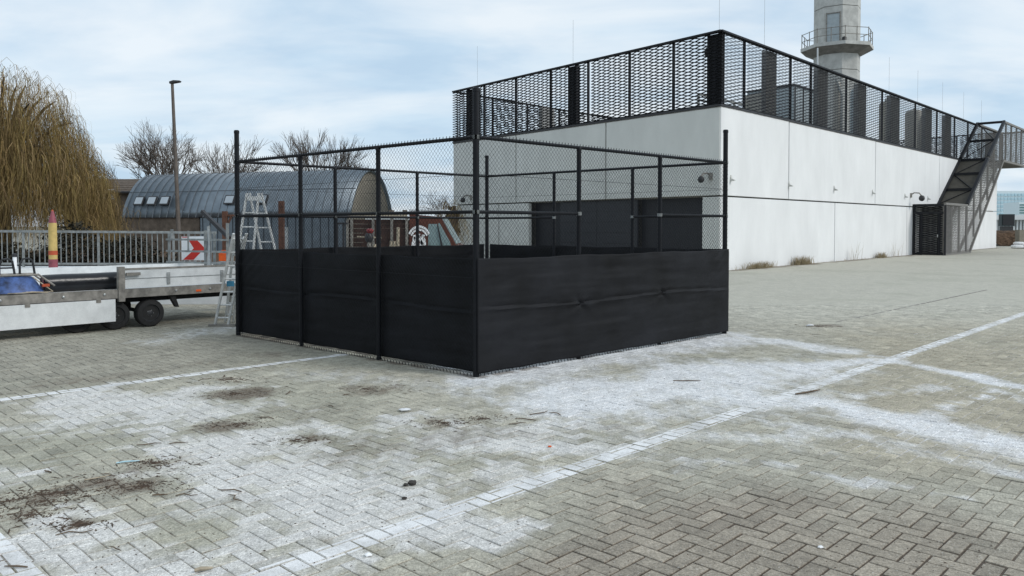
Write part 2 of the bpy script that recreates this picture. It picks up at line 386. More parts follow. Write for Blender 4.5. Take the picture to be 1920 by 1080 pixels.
def stains(x, y):
    """albedo ingredients of the paving at ground points: dust, white brick, soil with painted contact shadow, dark, brown, moss"""
    x = np.asarray(x, float); y = np.asarray(y, float)
    px, py = proj(x, np.maximum(y, 2.0))
    wx = (fbm(x, y, 1.1, 3)-.5); wy = (fbm(x, y, 1.1, 9)-.5); f = fbm(x, y, 2.3, 21, 5); fl = fbm(x, y, .6, 31, 4)
    x2 = x+wx*.8; y2 = y+wy*.8
    dust = np.zeros_like(x); wb = np.zeros_like(x); soil = np.zeros_like(x); moss = np.zeros_like(x)
    for a, b, wd, k in gs: dust = np.maximum(dust, k*sm(1.6, .2, seg_d(x2, y2, a, b)/wd + (f-.5)*1.2))
    for p, r, k in gp: wb = np.maximum(wb, k*sm(1.25, .65, np.hypot(x2-p.x, y2-p.y)/r+(f-.5)*2.2))
    x3 = x+wx*.35; y3 = y+wy*.35
    for p, r, k in gso: soil = np.maximum(soil, k*sm(1.15, .15, np.hypot((x3-p.x)*.8, y3-p.y)/r+(f-.5)*2.0))
    for a, b, wd, k in EDGE: soil = np.maximum(soil, k*sm(1.2, .1, seg_d(x3*.5+x*.5, y3*.5+y*.5, a, b)/wd+(f-.5)*1.8))  # painted contact shadow and edge dirt share the soil mask
    for p, r, k in gg: moss = np.maximum(moss, k*sm(1.4, .3, np.hypot(x2-p.x, y2-p.y)/r+(f-.5)*1.2))
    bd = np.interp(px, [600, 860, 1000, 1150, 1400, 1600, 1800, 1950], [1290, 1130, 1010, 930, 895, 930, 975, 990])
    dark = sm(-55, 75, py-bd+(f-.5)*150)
    # beyond the left line the paving is dirtier, to the right browner
    line1 = np.interp(px, [-200, 0, 640, 900], [776, 748, 664, 640])
    leftfar = sm(20, -10, py-line1+(f-.5)*16)*sm(760, 560, px)*.9
    right = sm(1480, 1680, px+(f-.5)*160)*sm(560, 615, py)*sm(930, 840, py)
    farg = sm(640, 575, py+(f-.5)*30)*sm(1300, 1370, px)
    return dust, wb, soil, moss, dark, leftfar, right, farg, f, fl
def lerp(a, b, t): return a+(b-a)*t[:, None]
C3 = lambda *c: np.array(c)
def brick_cols(x, y, tone, rw, wbc=None):
    dust, wb, soil, moss, dark, lf, rt, fg, f, fl = stains(x, y)
    if wbc is not None: wb = wbc*.35+wb*.65
    c = np.tile(C3(.365, .347, .298), (len(x), 1))*(.82+.36*f)[:, None]
    c = lerp(c, C3(.285, .268, .228), lf)
    c = lerp(c, C3(.36, .327, .262), rt)
    c = lerp(c, C3(.44, .425, .38), fg*.8)
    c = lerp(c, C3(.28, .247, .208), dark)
    c = lerp(c, C3(.30, .295, .243), np.clip(moss*.8+sm(.55, .75, fl)*.35*(1-dark), 0, 1))
    c *= tone[:, None]
    w_ = np.clip(wb*1.6-.45+rw*.4+(f-.5)*1.0, 0, 1)*(1-dark)*(1-soil)*(1-.6*moss)
    return np.clip(c*C3(1.0, 1.0, .955), 0.02, .85)
def brick_mask(x, y, rw):
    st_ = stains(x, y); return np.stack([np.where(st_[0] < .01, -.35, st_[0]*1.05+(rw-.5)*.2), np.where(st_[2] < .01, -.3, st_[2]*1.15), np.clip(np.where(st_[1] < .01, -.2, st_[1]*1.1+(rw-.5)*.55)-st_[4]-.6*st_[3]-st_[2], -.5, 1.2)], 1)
def joint_mask(x, y):
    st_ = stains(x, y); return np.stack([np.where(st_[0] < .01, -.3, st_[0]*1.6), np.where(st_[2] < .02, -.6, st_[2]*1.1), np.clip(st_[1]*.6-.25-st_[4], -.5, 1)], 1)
def joint_cols(x, y):
    dust, wb, soil, moss, dark, lf, rt, fg, f, fl = stains(x, y)
    c = np.tile(C3(.215, .192, .155), (len(x), 1))*(.75+.5*f)[:, None]
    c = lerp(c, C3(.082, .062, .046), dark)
    c = lerp(c, C3(.12, .112, .10), lf)
    c = lerp(c, C3(.38, .38, .35), np.clip(fg, 0, 1))
    c = lerp(c, C3(.62, .63, .65), np.clip(rt*.75*sm(.3, .55, fl)*(1-dark), 0, 1))
    return np.clip(c, .02, .85)

# ground sheet: fine near the camera, coarse to the horizon
xs = np.concatenate([[-3000, -900, -300, -120, -60], np.arange(-34, 46.01, .3), [60, 90, 140, 300, 900, 3000]])
ys = np.concatenate([[-400, -60, -10], np.arange(.9, 24, .14), np.arange(24, 72, .5), [80, 100, 140, 220, 400, 900, 3000]])
gx, gy = np.meshgrid(xs, ys); nx, ny = len(xs), len(ys)
gv = np.zeros((nx*ny, 3)); gv[:, 0] = gx.ravel(); gv[:, 1] = gy.ravel(); gv[:, 2] = -.0055
idx = np.arange(nx*ny).reshape(ny, nx)
gf = np.stack([idx[:-1, :-1], idx[:-1, 1:], idx[1:, 1:], idx[1:, :-1]], -1).reshape(-1, 4)
me = bpy.data.meshes.new('pavement'); me.from_pydata(gv.tolist(), [], gf.tolist()); me.update()
jc = joint_cols(gv[:, 0], gv[:, 1])
bcf = brick_cols(gv[:, 0], gv[:, 1], np.ones(len(gv)), np.full(len(gv), .4))
far_t = sm(15.5, 17.5, gv[:, 1])           # beyond the built bricks the sheet carries the brick colour
set_col(me, jc*(1-far_t)[:, None]+bcf*far_t[:, None])
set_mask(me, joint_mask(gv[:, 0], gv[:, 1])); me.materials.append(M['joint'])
pave = bpy.data.objects.new('pavement', me); COL.objects.link(pave); tag(pave, kind='structure')

# herringbone bricks
BL, BW, GAP, CH = .210, .105, .0028, .0038
cands = []
for i in range(-90, 250):
    for j in range(-140, 250):
        # 90-degree herringbone on a unit grid: horizontal brick at diagonal offsets
        k = (i-j) % 4
        if k == 0: cands.append((i, j, 0))
        elif k == 2: cands.append((i, j, 1))
YMAX = 17.0
bl = []
for i, j, o in cands:
    if o == 0: u0, u1, w0, w1 = i*BW, (i+2)*BW, j*BW, (j+1)*BW
    else: u0, u1, w0, w1 = (i)*BW, (i+1)*BW, (j-1)*BW+0, (j+1)*BW
    bl.append((u0, u1, w0, w1))
bl = np.array(bl)
# check of tiling is done offline; keep the bricks the camera can see
cu = (bl[:, 0]+bl[:, 1])/2; cw = (bl[:, 2]+bl[:, 3])/2
bx = U[0]*cu+W[0]*cw; by = U[1]*cu+W[1]*cw
vis = (by > 1.0) & (by < YMAX) & (np.abs(bx) < by*.66+4.2)
# nothing to see of the paving inside the screened enclosure
CF = G(893, 706); CL = G(447, 628); CR = G(1358, 625); CB = CL+CR-CF
def in_cage(x, y):
    a = CL-CF; b = CR-CF; det = a.x*b.y-a.y*b.x
    s = ((x-CF.x)*b.y-(y-CF.y)*b.x)/det; t = (a.x*(y-CF.y)-a.y*(x-CF.x))/det
    return (s > .03) & (s < .97) & (t > .03) & (t < .97)
vis &= ~in_cage(bx, by)
bl = bl[vis]; bx = bx[vis]; by = by[vis]; nb = len(bl)
print('bricks', nb)
btone = np.clip(rng.normal(1, .085, nb), .78, 1.25); brw = rng.random(nb)
bz = rng.normal(0, .0013, nb)+.004*(fbm(bx, by, .8, 77)-.5); bt = rng.normal(0, .010, (nb, 2))
bdark = stains(bx, by)[4]
def brick_arrays(k):
    u0, u1, w0, w1 = bl[k]; cx, cy = (u0+u1)/2, (w0+w1)/2
    vs = []
    gk = GAP+.0022*bdark[k]
    for ins, z in ((gk, -.03), (gk, -CH*.9), (gk+CH, 0)):
        for (a, b) in ((u0+ins, w0+ins), (u1-ins, w0+ins), (u1-ins, w1-ins), (u0+ins, w1-ins)):
            zz_ = z+bz[k]+(a-cx)*bt[k, 0]+(b-cy)*bt[k, 1]
            vs.append((U[0]*a+W[0]*b, U[1]*a+W[1]*b, zz_))
    return vs
BF = []
for r_ in (0, 1):
    for j in range(4):
        a = r_*4+j; b = r_*4+(j+1) % 4; BF.append((a, b, b+4, a+4))
BF.append((8, 9, 10, 11))
allv = np.array([brick_arrays(k) for k in range(nb)])          # nb,12,3
tv = allv.reshape(-1, 3)
bc = brick_cols(tv[:, 0], tv[:, 1], np.repeat(btone, 12), np.repeat(brw, 12), np.repeat(stains(bx, by)[1], 12)).reshape(nb, 12, 3)
jcb = joint_cols(tv[:, 0], tv[:, 1]).reshape(nb, 12, 3)
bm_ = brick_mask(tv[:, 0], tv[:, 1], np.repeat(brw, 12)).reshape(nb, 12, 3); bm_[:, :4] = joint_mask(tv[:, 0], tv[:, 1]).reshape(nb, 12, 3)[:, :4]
bc[:, :4] = jcb[:, :4]; bc[:, 4:8] = jcb[:, 4:8]*.4+bc[:, 4:8]*.6
# 300 bricks that show largest are objects of their own
ppx, ppy = proj(bx, by)
inside = (ppx > 20) & (ppx < 1900) & (ppy < 1068)
score = np.where(inside, ppy, -1); order = np.argsort(-score); near = set(order[:300].tolist())
for k in order[:300]:
    me = bpy.data.meshes.new('brick'); c = V((bx[k], by[k], 0))
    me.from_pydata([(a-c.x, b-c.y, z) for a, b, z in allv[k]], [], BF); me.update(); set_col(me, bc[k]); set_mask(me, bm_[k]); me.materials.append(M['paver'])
    o = bpy.data.objects.new('brick', me); COL.objects.link(o); o.parent = pave; o.location = c
rest = np.array([k for k in range(nb) if k not in near])
me = bpy.data.meshes.new('brick_field')
fa = (np.array(BF)[None]+12*np.arange(len(rest))[:, None, None]).reshape(-1, 4)
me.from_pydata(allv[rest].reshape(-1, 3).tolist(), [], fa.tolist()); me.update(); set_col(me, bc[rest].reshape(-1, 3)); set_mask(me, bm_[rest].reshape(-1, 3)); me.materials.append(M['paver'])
o = bpy.data.objects.new('brick_field', me); COL.objects.link(o); o.parent = pave; tag(o, kind='stuff')

# painted bay lines: pieces of paint lying on each brick they cross
def clip(poly, nrm, d):
    outp = []
    for i in range(len(poly)):
        a = poly[i]; b = poly[(i+1) % len(poly)]; da = a[0]*nrm[0]+a[1]*nrm[1]-d; db = b[0]*nrm[0]+b[1]*nrm[1]-d
        if da >= 0: outp.append(a)
        if (da >= 0) != (db >= 0):
            t = da/(da-db); outp.append((a[0]+(b[0]-a[0])*t, a[1]+(b[1]-a[1])*t))
    return outp
def painted_line(a, b, width):
    a2 = np.array([a.x, a.y]); b2 = np.array([b.x, b.y]); d = (b2-a2)/np.linalg.norm(b2-a2); n = np.array([-d[1], d[0]])
    Ln = np.linalg.norm(b2-a2); vs = []; fs = []
    rel = np.stack([bx-a2[0], by-a2[1]], 1); s = rel@d; q = np.abs(rel@n)
    for k in np.where((q < width/2+.13) & (s > -.2) & (s < Ln+.2))[0]:
        top = allv[k, 8:12]; p = [(t[0], t[1]) for t in top]
        for (nn_, dd) in ((n, n@a2-width/2), (-n, -(n@a2)-width/2), (d, d@a2), (-d, -(d@a2)-Ln)):
            p = clip(p, nn_, dd)
            if len(p) < 3: break
        if len(p) < 3: continue
        c = top.mean(0); e1 = top[1]-top[0]; e2 = top[3]-top[0]; nr = np.cross(e1, e2); i0 = len(vs)
        for (x, y) in p:
            z = c[2]-((x-c[0])*nr[0]+(y-c[1])*nr[1])/nr[2]; vs.append((x, y, z+.0012))
        fs.append(tuple(range(i0, i0+len(p))))
    # beyond the built bricks: one strip
    if b.y > YMAX-.4:
        t0 = (YMAX-.5-a.y)/(b.y-a.y); p0 = a2+(b2-a2)*max(t0, 0); i0 = len(vs)
        for q_ in (p0-n*width/2, b2-n*width/2, b2+n*width/2, p0+n*width/2): vs.append((q_[0], q_[1], -.004))
        fs.append((i0, i0+1, i0+2, i0+3))
    m = MB(); m.v = vs; m.f = fs
    o = m.build('painted_line', 'paint'); tag(o, kind='structure'); return o
l1a, l1b = G(-60, 758), G(650, 664); painted_line(l1a-(l1b-l1a)*.75, l1b, .15)
l2a, l2b = G(420, 1104), G(2000, 561); painted_line(l2a-(l2b-l2a).normalized()*1.2, l2b, .165)
l3a, l3b = G(-140, 890), G(75, 1110); l3d = (l3a-l3b).normalized(); painted_line(l3a+l3d*1.3, l3b-l3d*.8, .14)
painted_line(G(1845, 549), G(1990, 556), .15)

da, db = G(1568, 604), G(1852, 543); dn_ = V((-(db-da).y, (db-da).x, 0)).normalized()
dm = MB(); n_d = 24
for i in range(n_d):
    a = da.lerp(db, i/n_d); b = da.lerp(db, (i+random.uniform(.55, .99))/n_d); dm.prism(a-dn_*.02+V((0, 0, -.006)), b-a, dn_*.04, V((0, 0, .009)))
tag(dm.build('drain_channel', 'conc_d'), kind='structure')
# ================================================================== FENCE ENCLOSURE
cage = thing('fence_enclosure', CF, 'square black chain-link enclosure with black windscreen cloth round its lower half', 'enclosure')
TOPZ, MIDZ, CLZ, POSTZ = 2.70, 1.86, 1.34, 3.22
CEN = (CF+CL+CR+CB)/4
def cpost(p, h, r):
    m = MB(); m.lathe((p.x, p.y, -.05), [(r, 0), (r, h+.05)], 14); b = m.build('post', 'black', cage, True)
    m = MB(); m.lathe((p.x, p.y, h), [(r*1.12, -.03), (r*1.12, .008), (r*.8, .02)], 14); m.build('post_cap', 'black', cage, True)
    return b
for p, h in ((CF, 3.235), (CL, 3.17), (CR, 3.2), (CB, 3.1)): cpost(p, h, .037)
sides = {'left': (CL, CF), 'right': (CF, CR), 'back_left': (CL, CB), 'back_right': (CB, CR)}
def clamp(p, z, r, ax):
    m = MB(); m.lathe((p.x, p.y, z-.022), [(r+.006, 0), (r+.006, .044)], 12); m.build('clamp', 'galv_dull', cage, True)
def chain(name, a, b):
    d = (b-a); Ln = d.length; d.normalize(); n = V((-d.y, d.x, 0))
    if n.dot(CEN-a) > 0: n = -n
    m = MB(); HX, HZ, r = .056, .062, .0017; z0, z1 = .035, TOPZ
    sl = HZ/HX; H = z1-z0
    def P(s, z, off): return a+d*s+V((0, 0, z))+n*(.046+off)
    k0 = int(-H/sl/HX)-1; k1 = int(Ln/HX)+1
    for k in range(k0, k1+1):
        for sg in (1, -1):
            s0 = k*HX
            if sg == 1: pa = (s0, z0); pb = (s0+H/sl, z1)
            else: pa = (s0, z1); pb = (s0+H/sl, z0)
            ta = max(0, (0-pa[0])/(pb[0]-pa[0])); tb = min(1, (Ln-pa[0])/(pb[0]-pa[0]))
            if tb-ta < .01: continue
            q = [P(pa[0]+(pb[0]-pa[0])*t, pa[1]+(pb[1]-pa[1])*t, .0015*sg) for t in (ta, tb)]
            m.tube(q, r, 3, False)
    for k in range(int(Ln/HX)):
        s = (k+.5)*HX
        for zz_, dz in ((z1, .035), (z0, -.03)):
            m.tube([P(s-.006, zz_-dz*.2, 0), P(s+.004, zz_+dz, 0)], .0048, 3, False)
    o = m.build('chain_link', 'wire', cage); tag(o, kind='stuff')
    for z in (.05, 1.12, 2.28):
        m = MB(); m.tube([P(0, z, .003), P(Ln, z, .003)], .0022, 4, False); m.build('tension_wire', 'wire', cage)
for nm, (a, b) in sides.items():
    chain(nm, a, b)
    pa, pb = a+(b-a)/3, a+(b-a)*2/3
    for p in (pa, pb): cpost(p, TOPZ-.01, .030)
    segs = [(a, b)]
    m = MB(); m.tube([a+V((0, 0, TOPZ)), b+V((0, 0, TOPZ))], .022, 10); m.build('top_rail', 'black', cage, True)
    rails = [(a, pa), (pa, pb), (pb, b)] if 'left' in nm else [(a, pa), (pb, b)]
    for q0, q1 in rails:
        m = MB(); m.tube([q0+V((0, 0, MIDZ)), q1+V((0, 0, MIDZ))], .021, 10); m.build('mid_rail', 'black', cage, True)
        for p in (q0, q1): clamp(p, MIDZ, .03 if p not in (CF, CL, CR, CB) else .037, None)
    for p in (a, b): clamp(p, TOPZ, .037, None)
def cloth(a, b, off, seed, seam=True):
    d = b-a; Ln = d.length; d.normalize(); n = V((-d.y, d.x, 0))
    if n.dot(CEN-a) > 0: n = -n
    nu, nz = 170, 64; m = MB()
    us = np.linspace(0, Ln, nu); zs = np.linspace(.04, CLZ, nz)
    uu, zz_ = np.meshgrid(us, zs)
    sg = .735+.02*np.sin(uu*1.7+seed)-.015*uu/Ln
    disp = (fbm(uu*.7+zz_*1.3+seed, zz_*3-uu*.5, 1.3, seed, 4)-.5)*.034
    disp += (fbm(uu*.35, zz_*6+seed, 2.2, seed+5, 3)-.5)*.016
    disp += .011*np.exp(-((zz_-sg)/.016)**2)-.012*np.exp(-((zz_-sg-.035)/.02)**2)      # overlapped seam
    for f_ in (1/3, 2/3):                                              # ties that pinch the cloth at the posts
        r = np.hypot(uu-Ln*f_, (zz_-sg)*1.6); th = np.arctan2((zz_-sg)*1.6, uu-Ln*f_)
        disp += .030*np.exp(-r/.15)*np.cos(th*4+seed)*(.4+.6*np.cos(th)**2)-.035*np.exp(-(r/.05)**2)
    r = np.hypot(uu-(Ln if off > 0 else 0), zz_-CLZ*.98); disp += .011*np.exp(-r/.35)*np.sin((zz_-uu*.7)*38)   # drag folds at a top corner
    disp += .007*np.exp(-(CLZ-zz_)/.16)*np.cos(uu*2*math.pi/.47+zz_*3)
    sag = .004*np.sin(uu/.47*math.pi)**2*np.exp(-(CLZ-zz_)/.05)+.012*np.sin(uu/Ln*math.pi*3)**2*(zz_ > CLZ-.03)
    zt = zz_-sag + (zz_ < .06)*(fbm(uu, uu*0, 3, seed, 3)-.5)*.018
    disp *= np.clip((zz_-.04)/.1, .2, 1)*np.clip(np.minimum(uu, Ln-uu)/.25+.12, 0, 1)
    for i in range(nz):
        for j in range(nu):
            p = a+d*float(us[j])+n*(off+float(disp[i, j])*(1 if off > 0 else 1)); m.v.append((p.x, p.y, float(zt[i, j])))
    for i in range(nz-1):
        for j in range(nu-1):
            k = i*nu+j; m.f.append((k, k+1, k+nu+1, k+nu))
    o = m.build('windscreen_cloth', 'cloth', cage, True)
    mo = o.modifiers.new('thick', 'SOLIDIFY'); mo.thickness = .002
    return o
cloth(CL, CF, -.045, 3); cloth(CF-(CR-CF).normalized()*.035, CR+(CR-CF).normalized()*.02, .062, 8); cloth(CL, CB, .085, 13); cloth(CB, CR, .085, 17)

# ================================================================== WHITE PLANT BUILDING
BC = V((7.9, 30.0, 0)); BU = V((22.1, 23.6, 0)).normalized(); BV = V((-11.14, 13.6, 0)).normalized()
BN = V((BU.y, -BU.x, 0)); FN = V((-BV.y, BV.x, 0))      # outward normals of the right and front walls
LU, LV = 44.6, 17.6; JZ, RZ, TZ = 2.85, 6.25, 9.05
def upx(px):
    k = (px-CXP)/F; return (k*BC.y-BC.x)/(BU.x-k*BU.y)
def vpx(px):
    k = (px-CXP)/F; return (k*BC.y-BC.x)/(BV.x-k*BV.y)
def RW(u, n_, z): return BC+BU*u+BN*n_+V((0, 0, z))
def FW(v, n_, z): return BC+BV*v+FN*n_+V((0, 0, z))
bld = thing('plant_building', BC, 'long white flat-roofed plant building with dark mesh screen round its roof', 'building')
gapj = .075
def wallpanels(fn, ax, edges, z0, z1, m):
    for a, b in zip(edges[:-1], edges[1:]):
        o = MB().prism(fn(a+gapj/2, -.2, z0), ax*(b-a-gapj), (fn(0, .2, 0)-fn(0, 0, 0)), (0, 0, z1-z0)).build('wall_panel', m, bld)
        bv = o.modifiers.new('bev', 'BEVEL'); bv.width = .012; bv.segments = 1
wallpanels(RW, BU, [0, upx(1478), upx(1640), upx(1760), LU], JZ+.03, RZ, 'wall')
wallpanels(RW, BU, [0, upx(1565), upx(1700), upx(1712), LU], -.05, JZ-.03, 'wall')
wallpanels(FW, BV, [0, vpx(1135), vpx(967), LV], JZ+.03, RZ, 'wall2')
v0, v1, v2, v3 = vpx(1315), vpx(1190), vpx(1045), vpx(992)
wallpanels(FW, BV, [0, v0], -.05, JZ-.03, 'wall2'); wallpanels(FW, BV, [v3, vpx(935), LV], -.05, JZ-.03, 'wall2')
# core behind the joints, roof slab, back walls
core = MB()
cpts = [BC+BU*.85+BV*.25, BC+BU*(LU-.05)+BV*.25, BC+BU*(LU-.05)+BV*LV, BC+BU*.85+BV*(LV-.02)]
core.poly(cpts, (0, 0, RZ-.05)); core.build('core_wall', 'conc_d', bld)
# top strip behind the upper front panels and dark doors set back in the opening
MB().prism(FW(.1, -.25, JZ-.02), BV*(LV-.2), FN*(-.3), V((0, 0, RZ-JZ-.1))).build('inner_wall', 'conc_d', bld)
MB().prism(FW(v0, -.45, -.02), BV*(v1-v0), FN*(-.05), V((0, 0, JZ))).build('roller_door', 'door', bld)
MB().prism(FW(v2, -.45, -.02), BV*(v3-v2), FN*(-.05), V((0, 0, JZ))).build('roller_door', 'door', bld)
sdr = MB().prism(FW(v1, -.2, -.02), BV*(v2-v1), FN*(-.05), V((0, 0, JZ-.03))).build('sectional_door', 'door2', bld)
for i in range(6):
    for h_ in range(2):
        a = v1+(v2-v1)*h_/2; zz_ = i*(JZ-.03)/6
        MB().prism(FW(a+.012, -.2, zz_+.012), BV*((v2-v1)/2-.024), FN*.02, V((0, 0, (JZ-.03)/6-.024))).build('door_panel', 'door2', sdr)
# the roof edge trim
for (p, d_, n_, ln) in ((BC, BU, BN, LU), (BC, BV, FN, LV), (BC+BV*LV, BU, -BN, LU), (BC+BU*LU, BV, -FN, LV)):
    MB().prism(p-d_*.02+n_*(-.25)+V((0, 0, RZ+.005)), d_*(ln+.04), n_*.28, V((0, 0, .07))).build('roof_trim', 'trim', bld)
MB().poly([BC+V((0, 0, RZ-.04)), BC+BU*LU+V((0, 0, RZ-.04)), BC+BU*LU+BV*LV+V((0, 0, RZ-.04)), BC+BV*LV+V((0, 0, RZ-.04))], (0, 0, .04)).build('roof', 'conc_d', bld)
# joint shadow strip
# --- expanded metal
def lattice(Ln, H, PX=.62, PZ=.066, dep=.05, inside=None, dense=False):
    """expanded-metal sheet in the local x-z plane (strands tilted as in pressed sheet)"""
    m = MB(); rows = int(H/PZ); half = PX/2; nxs = int(Ln/half)
    sw, st = (.040, .024) if dense else (.032, .019)
    for k in range(rows+1):
        pts = []
        for i in range(nxs+1):
            up = ((i+k) % 2 == 0)
            pts.append(V((i*half, dep*(.5 if up else -.5), k*PZ+(.5 if up else -.5)*PZ*.92)))
        for p, q in zip(pts[:-1], pts[1:]):
            c = (p+q)/2
            if not (0 <= c.z <= H): continue
            if inside and not inside(c.x, c.z): continue
            n0 = len(m.v)
            for e_ in (p, q):
                for (oy, oz) in ((-sw*.6, -sw*.5), (sw*.6-st*.3, sw*.5+st*.3), (sw*.6+st*.3, sw*.5-st*.3)):
                    m.v.append((e_.x, e_.y+oy, e_.z+oz))
            m.f += [(n0, n0+1, n0+4, n0+3), (n0+1, n0+2, n0+5, n0+4), (n0+2, n0, n0+3, n0+5)]
    return m
scr = bpy.data.objects.new('roof_screen', None); COL.objects.link(scr); scr.parent = bld; scr.location = (0, 0, 0)
lat_cache = {}
def mesh_panel(p, d_, nrm, Ln, H, m_='mesh', parent=None, key=None, inside=None, dense=False):
    kk = (round(Ln, 2), round(H, 2), m_, dense) if inside is None else None
    if kk and kk in lat_cache: me = lat_cache[kk]
    else:
        mb = lattice(Ln, H, inside=inside, dense=dense); me = bpy.data.meshes.new('mesh_panel'); me.from_pydata([tuple(x) for x in mb.v], [], mb.f); me.update(); me.materials.append(M[m_])
        if kk: lat_cache[kk] = me
    o = bpy.data.objects.new('mesh_panel', me); COL.objects.link(o); o.parent = parent or scr
    o.location = p-parent_world(o.parent); o.rotation_euler = (0, 0, math.atan2(d_.y, d_.x))
    return o
def screen_side(p0, d_, nrm, Ln, posts, piers, z0=RZ+.08, z1=TZ):
    edges = sorted([0]+posts+[Ln])
    for a, b in zip(edges[:-1], edges[1:]):
        w_ = b-a
        if w_ < .25: continue
        mesh_panel(p0+d_*(a+.0)+V((0, 0, z0)), d_, nrm, w_, z1-z0, dense=(nrm is BN))
    for a in posts: MB().prism(p0+d_*(a-.045)-nrm*.16+V((0, 0, z0)), d_*.09, nrm*.09, V((0, 0, z1-z0))).build('screen_post', 'mesh', scr)
    for a, b in piers: MB().prism(p0+d_*a-nrm*.40+V((0, 0, z0)), d_*(b-a), nrm*.22, V((0, 0, z1-z0))).build('screen_pier', 'mesh' if nrm is FN else 'pier', scr)
    MB().prism(p0-nrm*.14+V((0, 0, z1)), d_*Ln, nrm*.2, V((0, 0, .07))).build('screen_cap', 'mesh', scr)
    MB().prism(p0-nrm*.12+V((0, 0, z0-.02)), d_*Ln, nrm*.05, V((0, 0, .08))).build('screen_sill', 'mesh', scr)
screen_side(BC, BU, BN, LU, [upx(x) for x in (1398, 1484, 1522, 1588, 1655, 1717, 1757, 1790)]+[36, 40], [(upx(a), upx(b)) for a, b in ((1442, 1461), (1538, 1556), (1612, 1628), (1673, 1690), (1738, 1750), (1775, 1786))])
screen_side(BC, BV, FN, LV, [vpx(x) for x in (1258, 1176, 1099, 1029, 964, 905)], [(.12, .78), (vpx(1075), vpx(1059)), (LV-2.0, LV-1.0)])
screen_side(BC+BV*LV, BU, -BN, LU, [3, 6, 9, 12, 15, 18, 21, 24, 27, 30, 33, 36, 39, 42], [(7, 8.2), (16, 17.2), (25, 26.2), (34, 35.2)])
screen_side(BC+BU*LU, BV, -FN, LV, [3, 6, 9, 12, 15], [(.12, .78), (8, 9)])
# rods
for u_, top in [(.4, 11.6), (upx(1443), 11.3), (upx(1674), 11.2), (upx(1727), 11.2), (upx(1773), 11.2), (upx(1812), 11.2), (upx(1845), 11.2)]:
    MB().tube([RW(u_, -.3, RZ), RW(u_, -.3, top)], .0055, 5).build('lightning_rod', 'galv_dull', bld)
for v_, top in [(vpx(1065), 11.2), (vpx(887), 11.3)]:
    MB().tube([FW(v_, -.3, RZ), FW(v_, -.3, top)], .0055, 5).build('lightning_rod', 'galv_dull', bld)
# wall lights (small wedge brackets) on the right wall
for px_, py_ in ((1368, 334), (1477, 345), (1562, 353), (1634, 360), (1695, 367), (1738, 371)):
    u_ = upx(px_); p = RW(u_, 0, 0); z_ = D(px_, py_, p.y).z
    o = MB().poly([RW(u_, .0, z_+.13), RW(u_, .0, z_-.11), RW(u_, .18, z_-.11), RW(u_, .16, z_-.06), RW(u_, .05, z_-.02)], BU*.11).build('wall_light', 'conc', bld)
def dome_cam(p, n_, z_, name='security_camera', k=1.0):
    c = bpy.data.objects.new(name, None); COL.objects.link(c); c.parent = bld; c.location = p+V((0, 0, z_))-bld.location
    q = p+V((0, 0, z_))
    MB().prism(q-V((.07, .07, .14)), (.14, 0, 0), (0, .14, 0), (0, 0, .26)).build('bracket', 'frame', c)
    MB().tube([q, q+n_*.2*k+V((0, 0, .14*k)), q+n_*.45*k+V((0, 0, .12*k)), q+n_*.6*k+V((0, 0, -.05*k))], .035, 8).build('arm', 'frame', c, True)
    MB().lathe(q+n_*.6*k+V((0, 0, -.36*k)), [(.05*k, 0), (.13*k, .05*k), (.17*k, .15*k), (.15*k, .26*k), (.08*k, .33*k)], 14).build('dome', 'trim', c, True)
u_ = upx(1706); dome_cam(RW(u_, 0, 0), (BN+BU*.2).normalized(), D(1706, 366, RW(u_, 0, 0).y).z)
v_ = vpx(1332); dome_cam(FW(v_, 0, 0), (FN+BV*.3).normalized(), D(1330, 330, FW(v_, 0, 0).y).z, k=.75)
v_ = vpx(884); dome_cam(FW(v_, 0, 0), (FN+BV*.3).normalized(), D(884, 370, FW(v_, 0, 0).y).z, k=.8)
q = FW(vpx(1314), -.45, 0); q.z = 8.5; MB().lathe(q, [(.04, -.2), (.16, -.14), (.19, 0), (.12, .16)], 12).build('roof_camera', 'trim', bld, True)
# roof plant behind the screen
def rp(u_, v_, z_=RZ): return BC+BU*u_+BV*v_+V((0, 0, z_))
def u_at(px, v_):
    k = (px-CXP)/F; p = BC+BV*v_; return (k*p.y-p.x)/(BU.x-k*BU.y)
def roof_h(px, py, v_): return D(px, py, (BC+BU*u_at(px, v_)+BV*v_).y).z-RZ
for px0, px1, pyt, v_, lab, m_ in ((1592, 1613, 166, 4.5, 'pale grey upright tank on the roof below the tower', 'tankb'), (1646, 1671, 190, 4.5, 'beige upright tank in the middle behind the roof screen', 'tank'),
                              (1695, 1727, 206, 4.5, 'beige upright tank nearest the stair behind the roof screen', 'tank'), (1560, 1574, 152, 5.5, 'narrow grey upright vessel beside the tower base', 'tank')):
    ua, ub = u_at(px0, v_), u_at(px1, v_); u_ = (ua+ub)/2; r = (px1-px0)/2/F*rp(u_, v_).y; h = roof_h((px0+px1)/2, pyt, v_)
    t_ = thing('roof_tank', rp(u_, v_), lab, 'tank', 'tanks behind the roof screen')
    MB().lathe(rp(u_, v_), [(r, .05), (r, h-.3), (r*.85, h-.1), (r*.4, h)], 24).build('tank_shell', m_, t_, True)
    MB().tube([rp(u_-.2, v_-r-.15), rp(u_-.2, v_-r-.15, RZ+h*.8), rp(u_-.2, v_, RZ+h*1.02)], .08, 8).build('pipe', 'galv_dull', t_, True)
ua, ub = u_at(1486, 4.0), u_at(1545, 4.0); h = roof_h(1510, 166, 4.0)
t_ = thing('roof_cabinet', rp(ua, 4), 'pale blue-grey plant cabinet on the roof left of the tower base', 'cabinet')
MB().prism(rp(ua, 4.0, RZ+.05), BU*(ub-ua), BV*3.0, V((0, 0, h-.1))).build('casing', 'tankb', t_)
